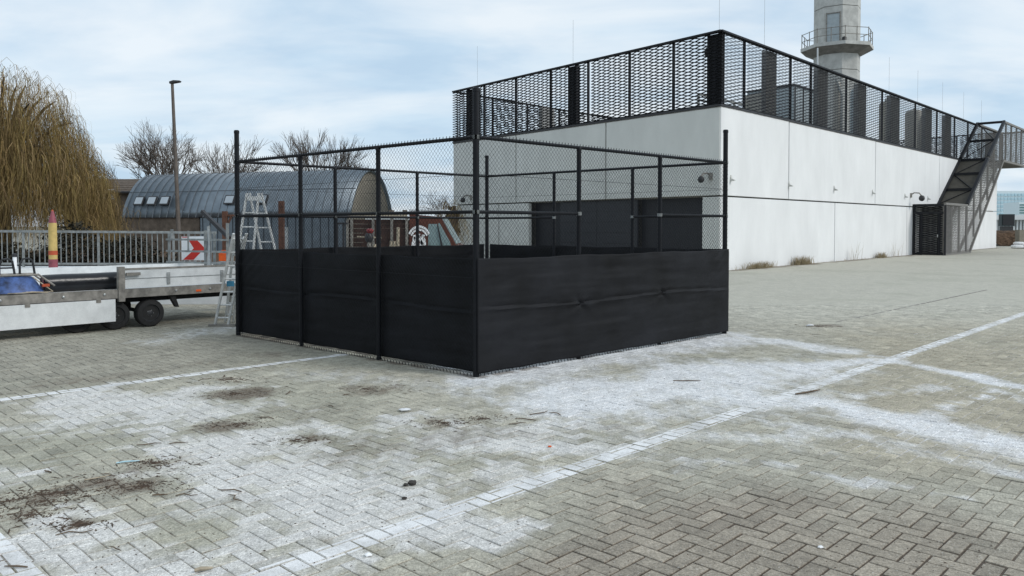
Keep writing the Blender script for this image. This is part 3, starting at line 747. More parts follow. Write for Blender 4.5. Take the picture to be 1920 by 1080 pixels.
MB().prism(rp(ua-.1, 3.9, RZ+h-.05), BU*(ub-ua+.2), BV*3.2, V((0, 0, .08))).build('lid', 'trim', t_)
for i in range(4): MB().prism(rp(ua+(ub-ua)*i/4+.1, 3.95, RZ+.1), BU*.07, BV*.05, V((0, 0, h-.2))).build('panel_joint', 'trim', t_)
t_ = thing('roof_duct', rp(u_at(1440, 4), 4), 'small brown duct box on the roof near the front corner', 'duct')
MB().prism(rp(u_at(1426, 4), 4, RZ), BU*1.0, BV*1.0, V((0, 0, roof_h(1432, 176, 4)))).build('box', 'tank', t_)
t_ = thing('pipe_rack', rp(16, 6), 'grey steel pipe rack running along the roof behind the tanks', 'pipe rack')
for i in range(5):
    MB().bar(rp(9.5+4*i, 7), rp(9.5+4*i, 7, TZ-.25), .12, .12).build('rack_post', 'galv_dull', t_)
for dz in (.3, .6): MB().bar(rp(9.5, 7, TZ-dz), rp(25.5, 7, TZ-dz), .1, .1).build('rack_beam', 'galv_dull', t_)
t_ = thing('roof_grating', FW(3.0, -1.5, RZ), 'low pale cable tray on the roof behind the front mesh screen', 'cable tray')
MB().prism(FW(1.9, -1.5, RZ+.2), BV*2.8, FN*-.6, V((0, 0, .12))).build('tray', 'conc', t_)
for i in range(3): MB().prism(FW(2.1+1.1*i, -1.6, RZ), BV*.08, FN*-.3, V((0, 0, .2))).build('tray_foot', 'galv_dull', t_)

# --- stair tower
st = thing('stair_tower', RW(upx(1710), .8, 0), 'mesh-clad outdoor stair climbing the right end of the white building', 'stair')
SA, SB, SC, SE = upx(1711), upx(1756), 38.0, 45.8        # cage start, slope start, slope end, landing end
WO = 1.72
TA = math.atan2(BU.y, BU.x)
def bars(pts, w_, name='frame_bar', m_='mesh', parent=st):
    for a, b in pts: MB().bar(a, b, w_, w_).build(name, m_, parent)
H0 = JZ+.08
# gate front
bars([(RW(SA, .06, 0), RW(SA, .06, H0)), (RW(SA, WO, 0), RW(SA, WO, H0)), (RW(SA, .0, H0), RW(SA, WO, H0)), (RW(SA, .45, 0), RW(SA, .45, H0-.5)), (RW(SA, WO-.3, 0), RW(SA, WO-.3, H0-.5)), (RW(SA, .06, H0-.45), RW(SA, WO, H0-.45)), (RW(SA, .06, .08), RW(SA, WO, .08))], .13)
mesh_panel(RW(SA, .06, .05), BN, -BU, WO, H0-.1, 'mesh', st)
mesh_panel(RW(SE, .03, 6.4)-BU*(SE-SC), BU, BN, SE-SC, 2.7, 'mesh_side', st)
MB().prism(RW(SA+1.6, .06, .02), BN*(WO-.1), BU*.05, V((0, 0, H0-.1))).build('inner_door', 'pier', st)
MB().prism(RW(SA-.06, WO-.36, 1.05), BN*.05, BU*-.06, V((0, 0, .16))).build('gate_lock', 'galv', st)
# lower roof of the cage
MB().prism(RW(SA, .03, H0+.03), BU*(SB-SA), BN*WO, V((0, 0, .05))).build('cage_roof', 'brown_mesh', st)
# outer side lattice
poly = [(SA, 0), (SB+.7, 0), (SC-.1, 6.35), (SE, 6.35), (SE, 9.12), (SC, 9.12), (SB, H0+.05), (SA, H0+.05)]
def inpoly(x, y, P):
    c = False; n = len(P)
    for i in range(n):
        x1, y1 = P[i]; x2, y2 = P[(i+1) % n]
        if (y1 > y) != (y2 > y) and x < (x2-x1)*(y-y1)/(y2-y1)+x1: c = not c
    return c
mesh_panel(RW(SA, WO, 0), BU, BN, SE-SA, 9.15, 'mesh_side', st, inside=lambda x, z: inpoly(x+SA, z, poly))
for (a, b) in zip(poly, poly[1:]+poly[:1]):
    MB().bar(RW(a[0], WO, a[1]+.02), RW(b[0], WO, b[1]+.02), .12, .14).build('side_frame', 'mesh_side', st)
for u_ in np.arange(SA+1.7, SE-.5, 1.75):
    zs_ = [z for z in np.arange(0, 9.2, .05) if inpoly(u_, z, poly)]
    if zs_: MB().prism(RW(u_, WO-.16, zs_[0]), BU*.28, BN*.07, V((0, 0, zs_[-1]-zs_[0]))).build('side_pier', 'mesh_side', st)
# sloped top: dark mesh roof below roof level, open frame above
sl = lambda f_: (SB+(SC-SB)*f_, H0+.08+(9.12-H0-.08)*f_)
fs = .52
a0, a1 = sl(0), sl(fs)
MB().prism(RW(a0[0], .08, a0[1]-.06), RW(a1[0], .08, a1[1]-.06)-RW(a0[0], .08, a0[1]-.06), BN*(WO-.1), V((0, 0, .04))).build('slope_roof', 'brown_mesh', st)
for f_ in (0, .17, .35, fs, .76, 1.0):
    u_, z_ = sl(f_); MB().bar(RW(u_, .02, z_+.03), RW(u_, WO, z_+.03), .16, .16).build('slope_crossbar', 'mesh', st)
for n_ in (.05, WO):
    for fa_, fb_ in ((0, fs), (fs+.02, 1)):
        u0_, z0_ = sl(fa_); u1_, z1_ = sl(fb_); MB().bar(RW(u0_, n_, z0_+.05), RW(u1_, n_, z1_+.05), .17, .2).build('slope_rail', 'mesh', st)
for fa_, fb_, n0_, n1_ in ((.02, .17, .1, WO-.1), (.17, .35, WO-.1, .1), (.35, fs, .1, WO-.1), (fs, .76, .1, WO-.1), (.76, 1, WO-.1, .1)):
    u0_, z0_ = sl(fa_); u1_, z1_ = sl(fb_); MB().bar(RW(u0_, n0_, z0_+.02), RW(u1_, n1_, z1_+.02), .05, .05).build('brace', 'mesh', st)
# steps, stringers, landing
ns = 34
for i in range(ns):
    u_ = SB-.9+(SC-SB+.4)*i/ns; z_ = .18+(6.3-.18)*i/ns
    MB().prism(RW(u_, .18, z_), BU*.28, BN*(WO-.4), V((0, 0, .04))).build('stair_tread', 'step', st)
for n_ in (.14, WO-.22): MB().bar(RW(SB-.9, n_, .1), RW(SC-.4, n_, 6.2), .06, .25).build('stringer', 'mesh_side', st)
MB().prism(RW(SC-.3, .02, 6.3), BU*(SE-SC+.3), BN*WO, V((0, 0, .1))).build('landing', 'brown_mesh', st)
mesh_panel(RW(SE, .05, 6.4), BN, BU, WO, 2.7, 'mesh_side', st)
bars([(RW(SE, .05, 6.35), RW(SE, .05, 9.12)), (RW(SE, WO, 6.35), RW(SE, WO, 9.12)), (RW(SE, .05, 9.12), RW(SE, WO, 9.12)), (RW(SC, .05, 9.12), RW(SE, .05, 9.12))], .12, 'side_frame', 'mesh_side')

# ================================================================== CONCRETE TOWER
TP = D(1565.5, 424, 57.0); TP.z = 0
tw = thing('flue_tower', V((TP.x, TP.y, RZ)), 'octagonal pale concrete tower with railed platform rising behind the roof screen', 'tower')
ROT = R(13)
def octa(r, k=0):
    rr = r/math.cos(R(22.5)); return [V((TP.x+rr*math.cos(ROT+R(22.5+45*i)), TP.y+rr*math.sin(ROT+R(22.5+45*i)), 0)) for i in range(8)]
def octprism(r, z0, z1, name, m_, parent, r1=None):
    a = octa(r); b = octa(r1 if r1 else r); m = MB()
    m.v = [(p.x, p.y, z0) for p in a]+[(p.x, p.y, z1) for p in b]
    m.f = [(i, (i+1) % 8, 8+(i+1) % 8, 8+i) for i in range(8)]+[tuple(reversed(range(8))), tuple(range(8, 16))]
    return m.build(name, m_, parent)
zj = [RZ-.02, D(1565, 137, 57).z, D(1565, 86, 57).z, D(1565, 20, 57).z, 22, 27]
for a, b in zip(zj[:-1], zj[1:]): octprism(1.47, a+.025, b-.025, 'tower_segment', 'conc', tw)
octprism(1.43, RZ, 27, 'tower_core', 'conc_d', tw)
pz = D(1565, 93, 57).z
pl = octprism(1.5, pz-.55, pz-.12, 'platform', 'conc_d', tw, 2.28)
octprism(2.3, pz-.12, pz+.12, 'platform_slab', 'conc', tw)
ring = octa(2.22)
for i in range(8):
    a, b = ring[i], ring[(i+1) % 8]
    for f_ in (0, .5): p = a.lerp(b, f_); MB().tube([V((p.x, p.y, pz+.1)), V((p.x, p.y, pz+1.15))], .028, 6).build('railing_post', 'rust' if 0 else 'frame', tw)
    for z_ in (.6, 1.1): MB().tube([V((a.x, a.y, pz+z_)), V((b.x, b.y, pz+z_))], .024, 6).build('railing_bar', 'frame', tw)
# door faces the camera
fi = min(range(8), key=lambda i: abs(proj((octa(1.47)[i].x+octa(1.47)[(i+1) % 8].x)/2, (octa(1.47)[i].y+octa(1.47)[(i+1) % 8].y)/2, pz)[0]-1552) + (1e3 if (octa(1.47)[i].y+octa(1.47)[(i+1) % 8].y)/2 > TP.y else 0))
pa, pb = octa(1.475)[fi], octa(1.475)[(fi+1) % 8]; dd = (pb-pa).normalized(); nrm = V((dd.y, -dd.x, 0))
c = (pa+pb)/2
if nrm.dot(c-V((TP.x, TP.y, 0))) < 0: nrm = -nrm
dr = MB().prism(c-dd*.42+nrm*.0+V((0, 0, pz+.12)), dd*.84, nrm*.05, V((0, 0, 2.1))).build('door', 'tankb', tw)
for s_ in (-.46, .42): MB().prism(c+dd*s_+V((0, 0, pz+.12)), dd*.06, nrm*.09, V((0, 0, 2.2))).build('door_frame', 'frame', dr)
MB().prism(c-dd*.46+V((0, 0, pz+2.23)), dd*.94, nrm*.09, V((0, 0, .06))).build('door_frame', 'frame', dr)
MB().lathe(V((TP.x-.2, TP.y-1.75, pz+.13)), [(.14, 0), (.14, .35), (.05, .4)], 10).build('beacon', 'trim', tw, True)
MB().tube([D(1533, 90, 54.6), D(1533, 150, 54.6)], .05, 6).build('down_pipe', 'conc_l', tw)

# ================================================================== LEFT BACKGROUND
# raised white plinth with railing
pl = MB(); pl.box(-24, -5.2, 17.2, 19.3, -.02, .54); pl.box(-24, -5.2, 19.3, 20.6, -.02, .66)
plo = pl.build('bridge_plinth', 'plinth'); tag(plo, 'long low white concrete plinth under the grey railing', 'plinth')
vg = MB(); vgx = np.linspace(-32, -7.6, 50); vgy = np.linspace(20.7, 46, 40)
for y in vgy:
    for x in vgx: vg.v.append((float(x), float(y), .012+.25*float(sm(20.7, 25, np.array(y)))*(.6+.8*float(fbm(np.array([x]), np.array([y]), .7, 3)[0]))))
for j in range(39):
    for i in range(49): a = j*50+i; vg.f.append((a, a+1, a+51, a+50))
tag(vg.build('verge', 'soil', None, True), kind='structure')
rail = thing('railing', (-12, 20, .6), 'long galvanised railing with upright bars behind the trailer', 'railing')
RY = 20.0
zt = lambda x: np.interp(x, [-14, -7.6], [1.60, 1.535])
m = MB(); m.bar((-20, RY, 1.62), (-7.5, RY, 1.535), .07, .06); m.build('top_rail', 'galv_dull', rail)
m = MB(); m.bar((-20, RY, .76), (-7.5, RY, .74), .05, .05); m.build('bottom_rail', 'galv_dull', rail)
x_ = -20.0; i = 0
while x_ < -7.5:
    big = (i % 14 == 0)
    MB().bar((x_, RY, .66 if big else .74), (x_, RY, float(zt(x_))), .045 if big else .018, .045 if big else .018).build('railing_bar' if not big else 'railing_post', 'galv_dull', rail)
    x_ += .136; i += 1
# pencil-shaped bollard
pc = D(100, 511, 18.9); pb_ = thing('pencil_bollard', (pc.x, pc.y, .54), 'tall red and yellow pencil-shaped post in front of the railing', 'bollard')
sc_ = 18.9/F
def pcyl(y0, y1, r0, r1, m_, nm):
    z0, z1 = D(100, y0, 18.9).z, D(100, y1, 18.9).z
    MB().lathe((pc.x, pc.y, z0), [(r0*sc_, 0), (r1*sc_, z1-z0)], 14).build(nm, m_, pb_, True)
MB().lathe((pc.x, pc.y, .54), [(.16, 0), (.16, .03), (.075, .04), (.075, .15)], 12).build('base', 'frame', pb_, True)
pcyl(503, 486, 7.8, 7.8, 'pink', 'foot_band'); pcyl(486, 478, 7.4, 7.4, 'yellow', 'body'); pcyl(478, 470, 7.6, 7.6, 'prd', 'band'); pcyl(470, 418, 7.4, 7.2, 'yellow', 'body'); pcyl(418, 396, 7.0, 2.2, 'pink', 'tip'); pcyl(396, 393, 2.2, .6, 'prd', 'point')
wp = D(28, 505, 19.0); o = thing('white_post', (wp.x, wp.y, .54), 'short white post with dark top at the left edge', 'post')
MB().lathe((wp.x, wp.y, .54), [(.045, 0), (.045, .42)], 10).build('shaft', 'signwhite', o, True); MB().lathe((wp.x, wp.y, .96), [(.06, 0), (.06, .06), (.03, .09)], 10).build('cap', 'trim', o, True)
# street lamp
lp = D(335, 424, 24.0); lt = D(323, 157, 24.0)
sl_ = thing('street_lamp', (lp.x, lp.y, 0), 'slim brown street lamp with flat head behind the railing', 'street lamp')
b0 = V((lp.x+.05, 24, 0))
MB().tube([b0, b0.lerp(lt, .35), lt], [.075, .062, .042], 10).build('pole', 'lamp', sl_, True)
MB().poly([lt+V((-.07, -.06, .0)), lt+V((.22, -.06, .05)), lt+V((.24, -.06, .09)), lt+V((.05, -.06, .1)), lt+V((-.07, -.06, .06))], (0, .16, 0)).build('lamp_head', 'trim', sl_)
# barrel-roofed hall
NL, NR = V((-22.96, 47.0, 0)), V((-8.74, 42.0, 0)); HA = (NR-NL).normalized(); HB = V((-HA.y, HA.x, 0)); HL = (NR-NL).length
HWd, EH, CHT = 4.6, 2.2, 2.55
hall = thing('barrel_roof_hall', NL, 'low hall with curved blue-grey standing-seam barrel roof and skylights', 'hall')
def arch(s_, th, dr_=0):
    r = HWd/2; a0 = R(26); t = a0+th*(math.pi-2*a0)/math.pi; k = math.cos(a0)
    return NL+HA*s_+HB*(r-math.cos(t)/k*(r+dr_))+V((0, 0, EH+(math.sin(t)-math.sin(a0))/(1-math.sin(a0))*(CHT+dr_)))
nst = 22; ths = [math.pi*i/nst for i in range(nst+1)]
roof = MB()
for s_ in (-.25, HL+.2):
    for th in ths: roof.v.append(tuple(arch(s_, th)))
for i in range(nst): roof.f.append((i, i+nst+1, i+nst+2, i+1))
rf = roof.build('roof', 'roofm', hall, True); mo = rf.modifiers.new('t', 'SOLIDIFY'); mo.thickness = .12; mo.offset = 1
k_ = 0; s_ = 0
while s_ < HL+.2:
    MB().tube([arch(s_, th, .12) for th in ths], .032, 4, False).build('seam', 'seam', rf); s_ += .52
MB().tube([arch(-.25, R(33), .12), arch(HL+.2, R(33), .12)], .03, 4).build('roof_joint', 'seam', rf)
SBK = 5.35
MB().prism(NL+V((0, 0, -.05)), HA*SBK, HB*.25, V((0, 0, EH+.03))).build('brick_wall', 'brickw', hall)
MB().prism(NL+HA*(SBK+.02)+V((0, 0, -.05))+HB*.05, HA*(HL-SBK-.02), HB*.25, V((0, 0, EH+.03))).build('metal_wall', 'roofm', hall)
s_ = SBK+.2
while s_ < HL:
    MB().bar(NL+HA*s_+HB*.03, NL+HA*s_+HB*.03+V((0, 0, EH)), .03, .03).build('wall_seam', 'seam', hall); s_ += .52
MB().prism(NL+HA*-.25+HB*-.1+V((0, 0, EH-.02)), HA*(SBK+.3), HB*.12, V((0, 0, .1))).build('gutter', 'trim', hall)
gb = MB(); gpts = [arch(HL-.05, th, -.03) for th in ths]; gpts = [NR+HB*0-HA*.05] + gpts + [NR+HB*HWd-HA*.05]
gb.poly(gpts, HA*.1); gb.build('gable_wall', 'gable', hall)
gb = MB(); gpts = [arch(.0, th, -.03) for th in ths]; gb.poly([NL]+gpts+[NL+HB*HWd], HA*.1); gb.build('gable_wall', 'brickw', hall)
def skylight(px_):
    k = (px_-CXP)/F; th = R(23); best = min(np.arange(0, HL, .05), key=lambda s__: abs(proj(*arch(s__, th))[0]-px_)); s__ = float(best)
    a = arch(s__-.33, R(14), .2); b = arch(s__+.33, R(14), .2); c_ = arch(s__-.33, R(25), .2)
    nr = (b-a).cross(c_-a).normalized()
    f_ = MB().prism(a, b-a, c_-a, nr*.06).build('skylight', 'trim', hall)
    MB().prism(a.lerp(b, .1)+(c_-a)*.12+nr*.062, (b-a)*.8, (c_-a)*.76, nr*.012).build('pane', 'glassw', f_)
for px_ in (267, 291, 315, 436, 497): skylight(px_)
# brown brick house beside it
HY = 50.0
hx0, hx1 = D(120, 400, HY).x, D(262, 400, HY).x; he, hr = D(200, 358, HY).z, D(200, 336, HY+3).z
house = thing('brick_house', (hx0, HY, 0), 'brown brick house with dark tiled roof half hidden by the willow', 'house')
MB().box(hx0, hx1, HY, HY+5.5, -.05, he).build('wall', 'brickw', house)
hrf = MB().poly([V((hx0-.3, HY-.4, he-.05)), V((hx0-.3, HY+2.8, hr)), V((hx0-.3, HY+5.9, he-.05)), V((hx0-.3, HY+5.9, he-.2)), V((hx0-.3, HY+2.8, hr-.16)), V((hx0-.3, HY-.4, he-.2))], (hx1-hx0+.7, 0, 0)).build('roof', 'tile', house)
for i in range(7): MB().bar(V((hx0-.3, HY-.38+i*.46, he-.02+i*(hr-he)/6.96)), V((hx1+.35, HY-.38+i*.46, he-.02+i*(hr-he)/6.96)), .06, .05).build('tile_course', 'tile', hrf)
MB().tube([V((hx0-.4, HY-.45, he-.1)), V((hx1+.4, HY-.45, he-.1))], .08, 6).build('gutter', 'trim', house)
wn = MB().prism(D(194, 374, HY-.06), (D(214, 374, HY).x-D(194, 374, HY).x, 0, 0), (0, .08, 0), (0, 0, .65)).build('window', 'signwhite', house)
MB().prism(D(196, 373, HY-.09), (D(203, 374, HY).x-D(195, 374, HY).x, 0, 0), (0, .04, 0), (0, 0, .5)).build('pane', 'glassw', wn)

# ------------------------------------------------------------------ trees
def bare_tree(base, H, spread, seed, label, r0=.14, name='bare_tree', lv=6, lean=0):
    rr = random.Random(seed); t_ = thing(name, base, label, 'tree', 'leafless trees behind the hall')
    tm, cm = MB(), MB(); cnt = [0]
    def br(p, d, ln, r, k):
        pts = [p]; q = p; dd = d.copy()
        for i in range(3):
            dd = (dd+V((rr.gauss(0, .10), rr.gauss(0, .10), rr.gauss(.06, .07)))).normalized(); q = q+dd*ln/3; pts.append(q)
        (tm if k >= lv-1 else cm).tube(pts, [r, r*.86, r*.74, r*.62], 6 if k > lv-2 else 3, False)
        cnt[0] += 1
        if k == 0: return
        n_ = 3 if k > 2 else rr.choice((3, 4))
        if k == lv: n_ = 5
        for i in range(n_):
            a = rr.uniform(0, 6.283); tilt = rr.uniform(.28, .62)*(1.25 if k == lv else 1)*spread
            x = dd.cross(V((0, 0, 1)))
            if x.length < .05: x = V((1, 0, 0))
            x.normalize(); y = dd.cross(x)
            nd = (dd*math.cos(tilt)+(x*math.cos(a)+y*math.sin(a))*math.sin(tilt)).normalized()
            at = pts[-1] if i < 2 else pts[1].lerp(pts[3], rr.random())
            br(at, nd, ln*rr.uniform(.66, .86), r*.60, k-1)
    br(V(base), V((lean, 0, 1)), H*.335, r0, lv)
    tm.build('trunk', 'bark', t_, True); cm.build('crown', 'bark', t_)
    return t_
def tb(px_, y): p = D(px_, 424, y); p.z = 0; return p
bare_tree(tb(346, 56), 7.9, 1.0, 5, 'broad leafless tree behind the hall beside the street lamp', .22)
bare_tree(tb(600, 56), 7.0, .62, 16, 'leafless tree rising over the hall roof behind the enclosure', .2)
bare_tree(tb(405, 66), 8.6, 1.15, 21, 'low leafless tree just left of the enclosure corner post', .16, lv=5)
bare_tree(tb(462, 62), 8.4, 1.15, 33, 'low leafless tree just right of the enclosure corner post', .16, lv=5)
bare_tree(tb(372, 70), 8.2, 1.2, 45, 'small leafless tree behind the hall right of the lamp', .14, lv=5)
bare_tree(tb(830, 60), 4.2, 1.2, 47, 'small leafless bush beside the white building seen through the mesh', .1, lv=5)

def willow(base, H, Rr, n, seed, label, cbase=(.30, .20, .075), zlow=(.4, 2.6), pw=2.4, drop=.5):
    prof = (lambda f: float(np.interp(f, [0, .3, .6, .72, .92, 1.0], [1.0, .97, .83, .66, .46, .30]))*H)
    rr = random.Random(seed); t_ = thing('willow_tree', base, label, 'tree')
    tr = MB(); limbs = []
    tr.tube([base, base+V((.1, 0, H*.2)), base+V((.0, .1, H*.4))], [.4, .34, .28], 9, False)
    top = base+V((0, .1, H*.4))
    for i in range(26):
        a = rr.uniform(0, 6.283); f_ = rr.uniform(.2, .9); ro = Rr*f_; hz = prof(f_)*.97
        e_ = base+V((math.cos(a)*ro, math.sin(a)*ro, hz)); mid = top.lerp(e_, .5)+V((0, 0, H*.08))
        pts = [top, top.lerp(mid, .6), mid, mid.lerp(e_, .6)+V((0, 0, .15)), e_]
        tr.tube(pts, [.16, .12, .08, .05, .02], 5, False); limbs.append(pts)
    tr.build('trunk', 'willow_bark', t_, True)
    vs, fs_, cs = [], [], []
    for i in range(n):
        if i % 8 == 0:
            ca = rr.uniform(0, 6.283); cr = Rr*math.sqrt(rr.random())*rr.uniform(.9, 1.0); cw_ = rr.uniform(.08, .35); ccol = rr.uniform(.38, 1.45); clen = rr.uniform(.75, 1.1)
        a = ca+rr.gauss(0, .10); r = max(.05, cr+rr.gauss(0, cw_))
        f_ = min(1, r/Rr)
        z0 = prof(f_)*rr.uniform(.48, 1.0)
        if rr.random() < .1: z0 = prof(f_)*rr.uniform(.96, 1.04)
        z1 = rr.uniform(*zlow)+(1-f_)*rr.uniform(0, 2.0)
        ln = min(z0-z1, H*rr.uniform(.13, .42)*clen)
        if ln < .4 or (z0 > H*.8 and rr.random() < .45): continue
        p = base+V((math.cos(a)*r, math.sin(a)*r, z0)); od = V((math.cos(a), math.sin(a), 0))
        ub = rr.uniform(.1, .42); wv = rr.uniform(0, 6.28); wa = rr.uniform(.03, .14); side = V((-od.y, od.x, 0))*rr.gauss(0, .15)
        ns_ = 7; b0 = len(vs); k = rr.uniform(.75, 1.2)*ccol; col = [cbase[0]*k, cbase[1]*k*rr.uniform(.92, 1.06), cbase[2]*k*rr.uniform(.8, 1.2)]
        wd = rr.uniform(.004, .009); th = rr.uniform(0, 3.14); wx_ = V((math.cos(th), math.sin(th), 0))
        for s_ in range(ns_+1):
            t = s_/ns_
            q = p+od*(ub*min(1, t*3.2))+side*t+V((0, 0, ub*.8*math.sin(min(1, t*3.2)*2.2)-ln*max(0, t-.10)**1.15*1.1))
            q = q+V((math.sin(wv+t*5.5)*wa, math.cos(wv*1.3+t*4)*wa, 0))
            ww = wd*(1-.6*t)
            vs.append(tuple(q-wx_*ww)); vs.append(tuple(q+wx_*ww)); cs += [col, col]
        for s_ in range(ns_):
            c_ = b0+2*s_; fs_.append((c_, c_+1, c_+3, c_+2))
    me = bpy.data.meshes.new('crown'); me.from_pydata(vs, [], fs_); me.update(); set_col(me, np.array(cs)); me.materials.append(M['strand'])
    o = bpy.data.objects.new('crown', me); COL.objects.link(o); o.parent = t_; o.location = -V(base)
    return t_
willow(V((-17.9, 27.5, 0)), 7.15, 3.75, 19000, 4, 'big golden-brown weeping willow at the left edge', (.235, .170, .072), (.2, 2.2), 1.25, .66)
willow(D(848, 424, 30)*1.0-V((0, 0, 1.7)), 2.6, .55, 700, 9, 'small olive-brown hanging bush beside the white wall behind the mesh', (.20, .15, .06), (.2, .8))
# dark hedge between railing and hall
rr = random.Random(3); vs, fs_ = [], []
for i in range(26000):
    x = rr.uniform(-21, -10.2); hmax = 1.25+.35*math.sin(x*1.3)+.3*math.sin(x*3.1); z = rr.uniform(0, hmax); y = 24.5+rr.gauss(0, .4)
    a = rr.uniform(0, 6.28); t = rr.uniform(-1, 1); s_ = rr.uniform(.03, .08); d1 = V((math.cos(a), math.sin(a)*.6, t)).normalized()*s_; d2 = V((-math.sin(a), math.cos(a), rr.uniform(-1, 1))).normalized()*s_*.5
    b0 = len(vs); p = V((x, y, z)); vs += [tuple(p-d1), tuple(p+d2), tuple(p+d1), tuple(p-d2)]; fs_.append((b0, b0+1, b0+2, b0+3))
m = MB(); m.v = vs; m.f = fs_
M['hedge'] = mat('dark_hedge_leaf', (.03, .027, .016), .8, 0, .4, 3)
tag(m.build('hedge', 'hedge'), 'dark brown-green hedge behind the galvanised railing', 'hedge')

# ================================================================== TRAILER
TO = G(285, 613); TD = V((.70, .714, 0)).normalized(); TN = V((-TD.y, TD.x, 0))
def T(s, n_, z): return TO+TD*s+TN*n_+V((0, 0, z))
tr = thing('flatbed_trailer', T(-1, .8, 0), 'long flatbed trailer with white drop sides parked by the enclosure', 'trailer')
S0, S1, TW = -3.6, 1.9, 1.75; BH = .665
MB().prism(T(S0, -.02, BH-.145), TD*(S1-S0), TN*.07, V((0, 0, .145))).build('bed_rail', 'frame', tr)
MB().prism(T(S0, TW-.05, BH-.145), TD*(S1-S0), TN*.07, V((0, 0, .145))).build('bed_rail', 'frame', tr)
MB().prism(T(S0, .06, BH-.06), TD*(S1-S0), TN*(TW-.12), V((0, 0, .05))).build('bed_floor', 'white', tr)
SP = -.52      # corner stanchion between the two drop sides
dsd = MB().prism(T(SP+.08, -.015, BH+.012), TD*(S1-SP-.1), TN*.03, V((0, 0, .30))).build('side_board', 'white', tr)
MB().prism(T(SP+.08, -.022, BH+.312), TD*(S1-SP-.1), TN*.045, V((0, 0, .03))).build('board_cap', 'frame', dsd)
MB().prism(T(SP+.08, -.022, BH+.16), TD*(S1-SP-.1), TN*.006, V((0, 0, .012))).build('board_rib', 'galv', dsd)
MB().prism(T(S0, TW-.02, BH+.012), TD*(S1-S0), TN*.03, V((0, 0, .30))).build('side_board', 'white', tr)
dn = MB().prism(T(S0, -.10, BH-.51), TD*(SP-S0-.09), TN*.03, V((0, 0, .36))).build('dropped_side_board', 'white', tr)
for s_ in (-2.9, -1.9, -.9):
    MB().prism(T(s_, -.11, BH-.19), TD*.07, TN*.1, V((0, 0, .05))).build('hinge', 'frame', dn)
MB().prism(T(SP-.02, -.05, BH-.2), TD*.10, TN*.09, V((0, 0, .57))).build('stanchion', 'frame', tr)
MB().prism(T(SP+.1, -.07, BH+.22), TD*.22, TN*.04, V((0, 0, .05))).build('latch', 'frame', tr)
MB().prism(T(S0, .3, BH-.25), TD*(S1-S0+.8), TN*.1, V((0, 0, .12))).build('chassis_beam', 'rubber', tr)
MB().prism(T(S0, TW-.4, BH-.25), TD*(S1-S0+.8), TN*.1, V((0, 0, .12))).build('chassis_beam', 'rubber', tr)
WR = .232
def wheel(s_, n_, front):
    ax = -TN if front else TN; c_ = T(s_, n_, WR)
    w_ = bpy.data.objects.new('wheel', None); COL.objects.link(w_); w_.parent = tr; w_.location = c_-tr.location
    MB().lathe(c_-ax*.09, [(WR*.62, 0), (WR*.93, .0), (WR, .03), (WR, .14), (WR*.93, .17), (WR*.64, .18), (WR*.6, .15)], 28, ax).build('tyre', 'rubber', w_, True)
    MB().lathe(c_-ax*.09, [(WR*.61, .0), (WR*.61, .155), (WR*.55, .155), (WR*.5, .10), (WR*.3, .11), (WR*.28, .14), (WR*.12, .16)], 24, ax).build('rim', 'rim', w_, True)
    for i in range(5):
        a = i*1.2566; e1 = TD; q = c_+ax*.04+(TD*math.cos(a)+V((0, 0, 1))*math.sin(a))*WR*.2
        MB().lathe(q, [(.012, 0), (.012, .02)], 6, ax).build('wheel_nut', 'galv', w_)
for s_ in (0, -.56, -1.13):
    wheel(s_, .12, True); wheel(s_, TW-.12, False)
    MB().tube([T(s_, .15, WR), T(s_, TW-.15, WR)], .035, 8).build('axle', 'rubber', tr, True)
MB().poly([T(.30, .02, BH-.14), T(.42, .02, BH-.36), T(.47, .02, BH-.36), T(.40, .02, BH-.14)], TN*.1).build('mud_stay', 'rubber', tr)
for s_ in (-3.0, -2.2, -1.35, -.75, .4, 1.0):
    MB().lathe(T(s_, -.024, BH-.07), [(.018, 0), (.018, .012), (.008, .016)], 8, -TN).build('bolt', 'galv', tr)
MB().prism(T(.75, -.03, BH-.11), TD*.09, TN*.012, V((0, 0, .035))).build('side_reflector', 'orange', tr)
for s_ in (.25, 1.2): MB().prism(T(s_, -.034, BH+.05), TD*.05, TN*.02, V((0, 0, .2))).build('board_strap', 'galv', tr)
# galvanised rack standing at the trailer end
ra, rb = D(317, 424, 15.5), D(428, 424, 14.9)
hb = thing('steel_rack', V(((ra.x+rb.x)/2, 15.2, .6)), 'galvanised tube rack with cross rails at the end of the trailer', 'rack')
def HR(f_, z_): p = ra.lerp(rb, f_); return V((p.x, p.y, z_))
for f_, z_ in ((0, 1.56), (.05, 1.64), (.62, 1.62), (.77, 1.58), (.985, 1.76)): MB().bar(HR(f_, .55) if f_ != .05 else HR(f_, 1.44), HR(f_, z_), .042, .042).build('upright', 'galv_dull', hb)
for z_ in (1.0, 1.215, 1.44): MB().bar(HR(-.03, z_)-V((0, .05, 0)), HR(1.0, z_)-V((0, .05, 0)), .036, .036).build('cross_rail', 'galv_dull', hb)
MB().bar(HR(.05, 1.61)-V((0, .05, 0)), HR(.62, 1.61)-V((0, .05, 0)), .036, .036)
MB().bar(HR(.33, 1.215), HR(.33, 1.61), .026, .026).build('cross_rail', 'galv_dull', hb)
